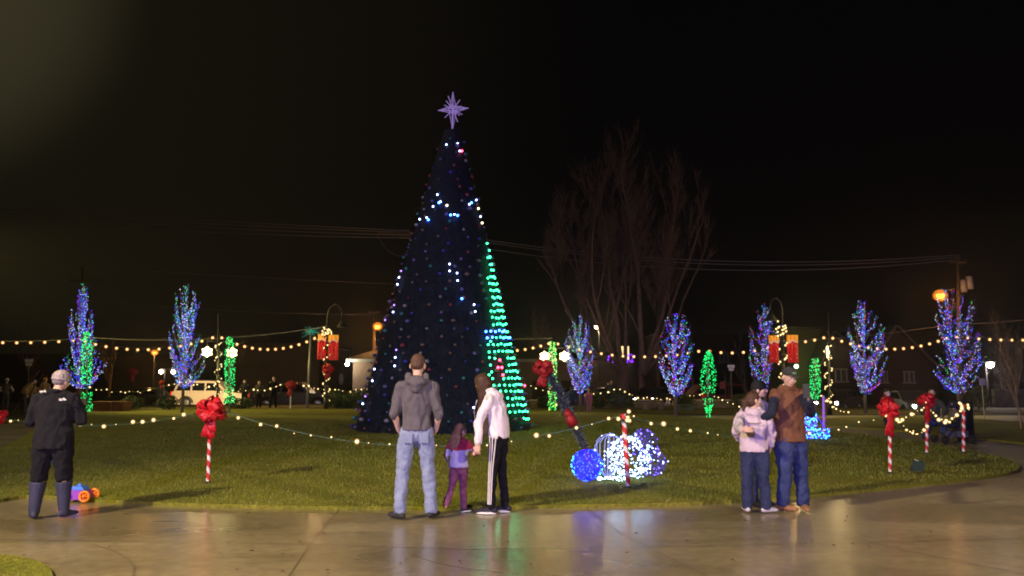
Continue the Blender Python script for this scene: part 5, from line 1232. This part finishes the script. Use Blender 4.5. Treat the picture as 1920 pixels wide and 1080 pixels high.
# toy mower
b = G(148, 940, 0); z = 0
root = thing('toy_mower', 'purple toy push mower with orange wheels and blue top', 'toy', (b.x, b.y, 0)); TP = mat('toy_purple', (.25, .06, .5), .35); TO = mat('toy_orange', (.85, .22, .03), .35); TBL = mat('toy_blue', (.08, .22, .75), .35)
b = V((b.x, b.y, 0)); m = MB(); m.prism([(-.12, .03), (.11, .03), (.13, .08), (.10, .14), (-.10, .15), (-.13, .09)], .17, T4(b)); m.build('body', TP, root); m = MB(); m.prism([(-.09, .15), (.09, .145), (.06, .19), (-.06, .195)], .13, T4(b)); m.tube([b + V((0, 0, .19)), b + V((0, 0, .22))], .025, 10); m.build('engine_cover', TBL, root)
for sx in (-1, 1):
    for sy in (-1, 1):
        c = b + V((sx * .125, sy * .115, .075)); m = MB(); m.tube([c + V((.058 * math.cos(a), 0, .058 * math.sin(a))) for a in [2 * PI * i / 20 for i in range(20)]], .017, 8, False, (0, 1, 0), True)
        for k in range(6): a = PI / 3 * k; m.tube([c, c + V((.055 * math.cos(a), 0, .055 * math.sin(a)))], .008, 5)
        m.tube([c - V((0, .022, 0)), c + V((0, .022, 0))], .02, 8); m.build('wheel', TO, root, True)
m = MB(); m.tube([b + V((-.1, 0, .12)), b + V((-.38, 0, .5))], .01, 8); m.tube([b + V((-.38, -.09, .5)), b + V((-.38, .09, .5))], .013, 8); m.build('handle', TBL, root, True)
# ================================================================ the people in front
def cloth(name, c, var=None, rough=.85, vs_=8, bump=.25, bs=60): return mat(name, c, rough, var=var, vscale=vs_, bump=bump, bscale=bs, spec=.25)
HAIRB = cloth('hair_brown', (.045, .022, .014), (.075, .038, .022), .55, 30); HAIRS = cloth('hair_short', (.10, .055, .035), (.07, .04, .025), .7, 40); HAIRG = cloth('hair_grey', (.22, .19, .2), (.14, .12, .14), .7, 30); HAIRK = cloth('hair_dark', (.03, .018, .016), (.05, .03, .025), .6, 30)
JEANL = cloth('jeans_light', (.17, .21, .36), (.25, .30, .46), .85, 5); JEAND = cloth('jeans_dark', (.018, .028, .10), (.045, .065, .19), .85, 4); JEANN = cloth('jeans_navy', (.016, .022, .065), (.028, .038, .10), .85, 4)
GREYH = cloth('hoodie_grey', (.085, .078, .095), (.11, .10, .12), .9, 6); WHTH = cloth('hoodie_white', (.72, .66, .74), (.62, .57, .66), .9, 3); BLKF = cloth('fleece_black', (.006, .006, .009), (.010, .010, .014), 1, 6); BLKP = cloth('trousers_black', (.006, .006, .010), None, 1); BOOTM = cloth('rubber_boot', (.028, .03, .06), (.038, .04, .08), .55, 5)
def feet(px1, py1, px2, py2): a, b = G(px1, py1), G(px2, py2); return (a + b) / 2, a, b

def put(fx, fy): p = G(fx, fy); return (p.x, p.y, 0)
def hgt(fx, fy, top):  # height of the ray through the head top above the feet point
    p = G(fx, fy); return P(fx, top, p.y).z

def loc_(W_, l, yaw, s): return tuple((Matrix.Rotation(-yaw, 3, 'Z') @ (V(W_) - V(l))) / s)
# woman at the left
l = put(90, 972); H = hgt(90, 972, 687)
w, j, hm = person('person in a black fleece, knee boots and pale knit hat, back turned, at the left', l, .12, H * .985,
    dict(hipL=(-.1, 0, .9), hipR=(.1, 0, .9), ankL=(-.16, 0, .09), ankR=(.15, .05, .09), kneeL=(-.14, .02, .49), kneeR=(.13, .03, .49), elL=(-.29, .04, 1.12), elR=(.29, .04, 1.12), wrL=(-.08, .3, 1.25), wrR=(.05, .3, 1.27), shL=(-.21, .0, 1.40), shR=(.21, 0, 1.40), head=(.03, .035, 1.6)),
    build=1.3, top=BLKF, bottom=BLKP, shoes=BOOTM, boots=.82, hair=HAIRG, hat=('beanie', cloth('knit_pale', (.36, .31, .31), (.25, .21, .23), .9, 25)), head=(-.35, -.12, .12), hem=.14, toe=(.45, -.5), collar=True, topfold=.014)
s = H * .985 / 1.75
LOGO = mat('logo_white', (.75, .75, .78), .6)
def logo(parent, c, n, up, sz):
    """small white quarter dome with three arcs over three short lines"""
    n = V(n).normalized(); up = V(up).normalized(); r = up.cross(n).normalized(); m = MB()
    for q in (.45, .72, 1.0):
        m.tube([V(c) + (r * math.cos(a) * q + up * math.sin(a) * q) * sz * .5 for a in [PI / 2 * i / 8 for i in range(9)]], sz * .055, 5)
    for k in range(3): m.tube([V(c) + r * (-.06 * sz) + up * (-.0 + .17 * k) * sz, V(c) + r * (-.75 * sz) + up * (.17 * k) * sz], sz * .055, 5)
    m.build('logo_print', LOGO, parent, world=False)
logo(w, V((.15, -.168, 1.375)) * s, (0, -1, .25), (0, -.2, 1), .06 * s); logo(w, V((-.1, -.115, 1.47)) * s, (0, -.9, .6), (0, .5, 1), .055 * s)
ph = thing('phone', 'dark phone held up in front of the person in the black fleece', 'phone', (l[0] + .05, l[1] + .42, 1.27)); m = MB(); m.box((l[0] + .05, l[1] + .42, 1.27), (.15, .01, .075)); m.build('case', POLE, ph)

# man in the centre
l = put(779, 973); H = hgt(779, 973, 663)
w, j, hm = person('person in a grey hoodie and pale blue jeans, hands in pockets, seen from behind', l, 0.03, H,
    dict(hipL=(-.1, 0, .9), hipR=(.1, 0, .9), ankL=(-.165, -.02, .09), ankR=(.165, .03, .09), kneeL=(-.145, .02, .49), kneeR=(.13, .03, .49), elL=(-.238, -.04, 1.11), elR=(.238, -.04, 1.11), wrL=(-.2, .08, .92), wrR=(.2, .08, .92), shL=(-.178, 0, 1.40), shR=(.178, 0, 1.40), head=(.0, .035, 1.625)),
    build=.97, top=GREYH, bottom=JEANL, hair=HAIRS, hairstyle='short', hood=True, sleeve=.3, head=(-.1, -.1, .03), hem=.02, toe=(.75, -.35), legw=1.12, handdir={'L': ((.5, .5, -.6), (-1, .3, 0), 1), 'R': ((-.5, .5, -.6), (1, .3, 0), -1)}, shoes=cloth('shoe_charcoal', (.03, .03, .035), None, .7))
s = H / 1.75
for sx in (-1, 1):
    m = MB(); m.box(V((sx * .085, -.117, .855)) * s, (.10 * s, .008 * s, .11 * s), Matrix.Rotation(.1, 3, 'X'))
    m.build('back_pocket', JEANL, w, world=False)

# little girl
l = put(860, 960); H = hgt(860, 960, 790)
HAIRC = cloth('hair_child', (.10, .05, .04), (.16, .09, .07), .6, 25)
MAR = cloth('maroon', (.26, .02, .05), (.34, .03, .07), .9, 10); LIL = cloth('lilac', (.36, .34, .62), (.42, .40, .68), .9, 10); LEG = cloth('leggings_plum', (.12, .03, .085), (.20, .07, .15), .9, 25)
s = H / 1.75
def girlmat(c): return 0 if (c.z > 1.19 * s + .05 * abs(c.x) / .1 * s * .3 or abs(c.x) > .26 * s) else 1
w, j, hm = person('small child with long brown hair in a maroon and lilac top, holding a hand', l, -.2, H,
    dict(hipL=(-.08, 0, .84), hipR=(.08, 0, .84), pelvis=(0, 0, .90), waist=(0, 0, 1.02), chest=(0, .0, 1.22), neck=(.0, 0, 1.40), shL=(-.17, 0, 1.34), shR=(.17, 0, 1.34), ankL=(-.2, -.2, .17), kneeL=(-.13, -.02, .50), ankR=(.1, .02, .09), kneeR=(.085, .03, .47),
         elL=(-.25, .0, 1.1), wrL=(-.26, .12, .95), elR=(.33, .05, 1.12), wrR=loc_(P(889, 851, 8.95), l, -.2, s), head=(.02, .03, 1.56)),
    build=1.12, tops=[MAR, LIL], matfn=girlmat, bottom=LEG, hair=HAIRC, hairstyle='long', head=(-.6, -.12, .05), hem=.04, shoes=cloth('sneaker_navy', (.02, .02, .04), None, .7), soles=SOLE, footlift={'L': .75}, toe=(.4, -.7), hands=(.5, .9), handdir={'R': ((.6, .0, .8), (0, -1, .2), 1)})

# woman in the white hoodie, leaning towards the child
l = put(928, 962); H = 1.64
s = H / 1.75
w, j, hm = person('person in a white hoodie and black track pants with white stripes, bending down', l, 1.25, H,
    dict(pelvis=(0, -.05, .97), waist=(0, -.05, 1.09), chest=(0, -.02, 1.27), neck=(.0, .05, 1.46), shL=(-.17, .02, 1.39), shR=(.17, .02, 1.39), hipL=(-.08, -.05, .92), hipR=(.08, -.06, .92), kneeL=(-.08, .0, .5), kneeR=(.08, -.06, .5), ankL=(-.08, .02, .09), ankR=(.1, -.1, .09),
         elL=(-.22, .14, 1.12), wrL=loc_(P(897, 833, 8.9), l, 1.25, s), elR=(.2, .16, 1.14), wrR=(.1, .2, .95), head=(-.0, .17, 1.575)),
    build=.98, top=WHTH, bottom=BLKP, hair=HAIRB, hairstyle='hang', hood=True, head=(.1, -.65, 0), hem=.06, shoes=cloth('sneaker_navy', (.02, .02, .04)), soles=SOLE, toe=(.15, .1), legw=.86, hands=(.9, .6), topfold=.014, handdir={'L': ((0, .2, -1), (-1, 0, 0), 1)})
s = H / 1.75; m = MB(); STR = mat('stripe_white', (.72, .70, .74), .7)
for k in (-1, 0, 1):
    pts = []
    for i in range(15):
        t = i / 14; hp, kn, an = j['hipL'], j['kneeL'], j['ankL']
        p = hp.lerp(kn, t * 2) if t < .5 else kn.lerp(an, t * 2 - 1); r = (.105 + (.068 - .105) * min(1, t * 2) if t < .5 else .068 + (.058 - .068) * (t * 2 - 1)) * s * .93
        if t < .12: r += .012
        a = .1 + k * .36; pts.append(p + V((-math.cos(a) * r * 1.06, math.sin(a) * r * 1.06 + 0, 0)) + V((0, 0, .03 * s)))
    m.tube(pts[:], [(.0058, .003)] * len(pts), 6, True, (0, 1, 0))
m.build('side_stripes', STR, w, world=False)
nk = V((-.03, .20, 1.38)) * s; m = MB(); m.tube([nk + V((-.08, .0, 0)), nk + V((-.085, .03, -.12)), nk + V((-.085, .02, -.26))], .004, 5); m.build('drawstring', WHTH, w, world=False)

# selfie group ------------------------------------------------------
LAVH = cloth('hoodie_lavender', (.56, .46, .56), (.50, .41, .52), .9, 4); CARD = cloth('cardigan_pale', (.50, .46, .54), (.40, .37, .44), .9, 5)
# mother (behind)
l = G(1424, 948); H = P(1430, 712, l.y).z / 1.0
person('person in a pale cardigan and black knit hat behind the child in lavender', (l.x, l.y, 0), PI + .55, H,
    dict(ankL=(-.1, 0, .09), ankR=(.12, .0, .09), elR=loc_(P(1384, 800, 8.95), (l.x, l.y, 0), PI + .55, H / 1.75), wrR=loc_(P(1392, 806, 8.66), (l.x, l.y, 0), PI + .55, H / 1.75), shL=(-.18, 0, 1.39), shR=(.18, 0, 1.39), elL=(-.25, -.02, 1.12), wrL=(-.26, .08, .92), head=(-.05, .04, 1.61)),
    build=1.1, top=CARD, bottom=JEANN, hair=HAIRK, hairstyle='long', hat=('beanie', cloth('knit_black', (.012, .012, .016), None, .9)), head=(.5, .05, 0), hem=.16, collar=True, face=True, shoes=cloth('boot_black', (.01, .01, .012)), toe=(0, -.3), hands=(.5, .35), handdir={'R': ((-.85, .5, .05), (.5, .85, .3), -1)})
# daughter
l = put(1419, 961); H = hgt(1419, 961, 727); s = H / 1.75
w, j, hm = person('child in a lavender hoodie and dark jeans with a brown ponytail, face turned right', l, -.25, H,
    dict(ankL=(-.13, .0, .09), ankR=(.13, .0, .09), kneeL=(-.11, 0, .49), kneeR=(.11, 0, .49), elL=(-.25, .02, 1.12), wrL=(-.2, .2, 1.0), elR=(.255, .0, 1.12), wrR=(.23, .12, .92), shL=(-.18, 0, 1.36), shR=(.18, 0, 1.36), neck=(0, 0, 1.42), chest=(0, 0, 1.26), head=(.02, .03, 1.575)),
    build=1.18, top=LAVH, bottom=JEANN, hair=HAIRB, hairstyle='pony', hood=True, head=(-1.15, .08, 0), hem=.1, face=True, shoes=cloth('sneaker_pale', (.5, .48, .55)), toe=(.2, -1.0), legw=1.15, topfold=.014)
m = MB(); m.tube([V((-.1, -.176, 1.26)) * s, V((.0, -.19, 1.25)) * s, V((.1, -.176, 1.26)) * s], [(.006, .003)] * 3, 5, True, (0, 0, 1)); m.build('back_seam', cloth('seam', (.2, .17, .22)), w, world=False)
# mother's hand on the child's back
# man with phone
l = put(1487, 957); H = hgt(1487, 957, 688) * 1.0; s = H / 1.75; yaw = PI + .42
TANB = cloth('boot_tan', (.30, .15, .07), (.24, .12, .055), .7, 12)
w, j, hm = person('person in a brown work vest and dark cap holding a phone out at arm length', l, yaw, H,
    dict(hipL=(-.1, 0, .9), hipR=(.1, 0, .9), ankL=(-.13, .04, .09), ankR=(.13, -.03, .09), kneeL=(-.12, .03, .49), kneeR=(.12, .02, .49), shL=(-.215, 0, 1.41), shR=(.215, .0, 1.41), elL=loc_(P(1520, 775, 8.5), l, yaw, s), wrL=loc_(P(1517, 752, 8.32), l, yaw, s), elR=loc_(P(1448, 775, 9.05), l, yaw, s), wrR=loc_(P(1418, 790, 9.22), l, yaw, s), head=(.02, .05, 1.62)),
    build=1.27, top=cloth('vest_brown', (.16, .07, .042), (.13, .058, .034), .9, 6), vest=cloth('sleeve_navy', (.012, .014, .035), (.02, .024, .05), .9, 8), bottom=JEAND, hair=HAIRK, head=(-.22, -.26, -.12), face=True, hem=.12, collar=True, hood=True,
    hat=('cap', cloth('cap_charcoal', (.03, .03, .035), (.045, .045, .05), .9, 30), mat('cap_green', (.12, .3, .1), .6)), shoes=TANB, toe=(-.5, .35), legw=1.2, hands=(.55, .6), handdir={'L': ((.1, .05, 1), (-.3, .95, 0), 1)}, topfold=.008)
m = MB()
for sx in (-1, 1): m.tube([V((sx * .06, .176, 1.12)) * s, V((sx * .13, .172, 1.0)) * s], .005, 6)
m.tube([V((0, .178, 1.36)) * s, V((0, .184, 1.2)) * s, V((0, .172, .98)) * s], .005, 6); m.build('zip_and_pockets', cloth('vest_seam', (.08, .035, .02)), w, world=False)
hw = P(1512, 733, 8.28); ph = thing('phone', 'phone held up by the person in the brown vest', 'phone', tuple(hw)); m = MB(); Mr = Matrix.Rotation(yaw - .3, 3, 'Z'); m.box(hw, (.075, .01, .15), Mr); m.build('case', mat('phone_case', (.02, .025, .04), .4), ph); m = MB(); m.box(hw + Mr @ V((0, -.0065, 0)), (.066, .002, .135), Mr); m.build('screen', glow('phone_screen', (.05, .08, .18), .6), ph)

# ================================================================ people farther away
def far(label, px, d, top, yaw, topm, botm, hair=HAIRK, J=None, z=None, H=None, **k):
    b = P(px, 700, d); b.z = gzat(d) if z is None else z; H = H or (P(px, top, d).z - b.z)
    return person(label, tuple(b), yaw, H, J, top=topm, bottom=botm, hair=hair, fine=False, **k)
MK = mat('mask_pale', (.5, .55, .65), .7); DKC = cloth('coat_dark', (.012, .013, .02), (.02, .02, .028), .9); DKG = cloth('coat_greygreen', (.05, .055, .05), None, .9)
gp = 'masked people standing behind the lawn'
FSK = mat('skin_pale', (.42, .34, .31), .6)
far('leftmost of the three masked people, in a dark jacket holding something pale', 460, 43.5, 711, PI - .2, DKC, BLKP, mask=MK, hood=True, group=gp, J=dict(elR=(.26, .1, 1.12), wrR=(.12, .28, 1.15)))
far('middle one of the three masked people, in a grey green coat', 487, 44, 713, PI + .1, DKG, BLKP, mask=MK, group=gp, hairstyle='bob')
far('tallest and rightmost of the three masked people, all in black', 514, 43.5, 705, PI + .3, BLKF, BLKP, mask=MK, group=gp, J=dict(ankL=(-.16, 0, .09), ankR=(.16, 0, .09), elR=(.34, .0, 1.15), wrR=(.2, .16, 1.05)))
TANC = cloth('coat_tan', (.42, .25, .10), (.34, .20, .08), .9); WHS = cloth('sleeve_white', (.55, .5, .48), None, .9)
far('person with white sleeves and an olive vest at the left edge, back turned', 14, 37, 709, .1, cloth('vest_olive', (.09, .085, .06)), DKG, vest=WHS, hat=('beanie', cloth('knit_cream', (.6, .55, .48))), J=dict(elL=(-.33, -.02, 1.14), elR=(.33, -.02, 1.14), wrL=(-.2, .2, 1.05), wrR=(.2, .2, 1.05)))
far('bent person in a tan coat near the left edge', 50, 35, 710, -.9, TANC, DKG, build=1.25, H=1.72, J=dict(chest=(0, .12, 1.25), neck=(0, .22, 1.4), head=(0, .32, 1.5), shL=(-.19, .18, 1.34), shR=(.19, .18, 1.34)))
far('smaller person in a tan coat right beside the bent one', 66, 36, 716, .6, TANC, DKG, hair=HAIRB)
far('person in an orange knit hat half hidden by the black fleece', 86, 36.5, 708, 0, TANC, DKG, hat=('beanie', cloth('knit_orange', (.6, .28, .05))))
for i, (a, b) in enumerate((((60, 716), (73, 695)), ((70, 718), (81, 701)), ((80, 716), (88, 703)))):
    m = MB(); p, q = P(*a, 35.6), P(*b, 35.6); dd = (q - p); base = p - dd * (p.z / dd.z); m.tube([base, q], .02, 6); o = m.build('wooden_pole', WOOD); tag(o, ('left one of three slanted wooden poles behind the tan coats', 'middle one of three slanted wooden poles behind the tan coats', 'right one of three slanted wooden poles beside the orange hat')[i], 'pole', 'slanted wooden poles')
PINK = cloth('coat_pink', (.45, .14, .17), (.36, .10, .14), .9)
far('child in a pink coat and matching trousers behind the lawn, seen from behind', 1103, 37, 729, .1, PINK, cloth('trousers_pink', (.42, .16, .19)), hair=cloth('hair_blond', (.4, .26, .12)), build=1.35, hem=.1)
far('child in a dark blue coat with a pale scarf left of the pink coat', 1071, 37, 725, -.3, cloth('coat_blue', (.02, .035, .075), (.035, .05, .1)), cloth('trousers_blue', (.015, .02, .05)), hair=HAIRB, build=1.3, hem=.18, collar=True)
far('distant person in grey by the street under the tall bare tree', 1146, 52, 712, PI, DKG, BLKP)
far('distant person in black left of the one in grey, by the street', 1140, 53, 716, PI, BLKF, BLKP)
# right side: child in red, crouching man, child in the stroller
b = G(1676, 820); H = P(1665, 730, b.y).z
REDC = cloth('coat_red', (.55, .015, .015), (.42, .01, .012), .85)
person('child in a bright red coat wearing a pale mask, walking behind the striped post', (b.x - .12, b.y, 0), PI + .2, H, dict(ankR=(-.02, .16, .09), ankL=(-.12, -.18, .12), kneeL=(-.1, -.05, .5), elR=(.28, .0, 1.12), elL=(-.28, 0, 1.12)), build=1.25, top=REDC, bottom=cloth('trousers_navy', (.015, .015, .05)), hair=HAIRK, hairstyle='long', mask=mat('mask_lilac', (.5, .5, .75), .7), fine=False, hem=.22, hood=True)
b = G(1752, 828)
person('crouching person in a dark jacket and blue jeans next to the stroller', (b.x, b.y, 0), PI - .35, 1.72, dict(pelvis=(0, -.1, .55), waist=(0, -.06, .68), chest=(0, .0, .88), neck=(0, .04, 1.08), shL=(-.19, .03, 1.0), shR=(.19, .03, 1.0), head=(0, .1, 1.23),
    hipL=(-.1, -.08, .5), hipR=(.1, -.08, .5), kneeL=(-.2, .32, .52), kneeR=(.2, .2, .14), ankL=(-.18, .25, .09), ankR=(.2, -.22, .12), elL=(-.3, .12, .78), wrL=(-.16, .34, .66), elR=(.3, .12, .78), wrR=(.2, .34, .66)), build=1.1, top=DKG, bottom=JEAND, hair=HAIRK, fine=False)
b = G(1790, 832); root = thing('stroller', 'dark blue stroller with small wheels parked on the path', 'stroller', tuple(b)); STF = mat('stroller_frame', (.05, .05, .06), .4, .5); STB = cloth('stroller_cloth', (.02, .022, .07)); m = MB()
for sy in (-.22, .22):
    m.tube([b + V((-.35, sy, .12)), b + V((.05, sy, .55)), b + V((.32, sy, 1.02))], .013, 6); m.tube([b + V((.32, sy, .12)), b + V((-.05, sy, .5)), b + V((-.28, sy, .62))], .013, 6)
m.tube([b + V((.32, -.22, 1.02)), b + V((.32, .22, 1.02))], .015, 6); m.tube([b + V((.32, -.22, .12)), b + V((.32, .22, .12))], .012, 6); m.build('frame', STF, root)
m = MB(); m.prism([(-.3, .42), (.02, .36), (.2, .85), (.14, .88), (-.04, .46), (-.3, .5)], .36, T4(b)); m.build('seat', STB, root); m = MB(); m.tube([b + V((.2 + .28 * math.cos(a), 0, .72 + .3 * math.sin(a))) for a in [R(q) for q in (75, 100, 125, 150)]], [(.2, .02)] * 4, 10, True, (0, 1, 0)); m.build('canopy', STB, root)
m = MB(); m.box(b + V((0, 0, .24)), (.5, .34, .14)); m.build('basket', cloth('basket_grey', (.09, .09, .16)), root)
for sx in (-.35, .32):
    for sy in (-.24, .24):
        m = MB(); c = b + V((sx, sy, .11)); m.tube([c + V((.085 * math.cos(a), 0, .085 * math.sin(a))) for a in [2 * PI * i / 16 for i in range(16)]], .022, 6, False, (0, 1, 0), True); m.tube([c - V((0, .015, 0)), c + V((0, .015, 0))], .05, 10); m.build('wheel', TYRE, root, True)
person('small child with dark hair sitting in the stroller', (b.x + .02, b.y, .1), PI / 2, 1.0, dict(pelvis=(0, .05, .72), waist=(0, .03, .85), chest=(0, -.02, 1.06), neck=(0, -.06, 1.26), shL=(-.17, -.05, 1.18), shR=(.17, -.05, 1.18), head=(0, -.04, 1.42), hipL=(-.09, .1, .68), hipR=(.09, .1, .68), kneeL=(-.11, .42, .66), kneeR=(.11, .42, .66), ankL=(-.11, .5, .3), ankR=(.11, .5, .3), elL=(-.24, .05, .95), wrL=(-.16, .22, .85), elR=(.24, .05, .95), wrR=(.16, .22, .85)), build=1.2, top=cloth('coat_greybrown', (.12, .11, .10)), bottom=JEAND, hair=HAIRK, fine=False)
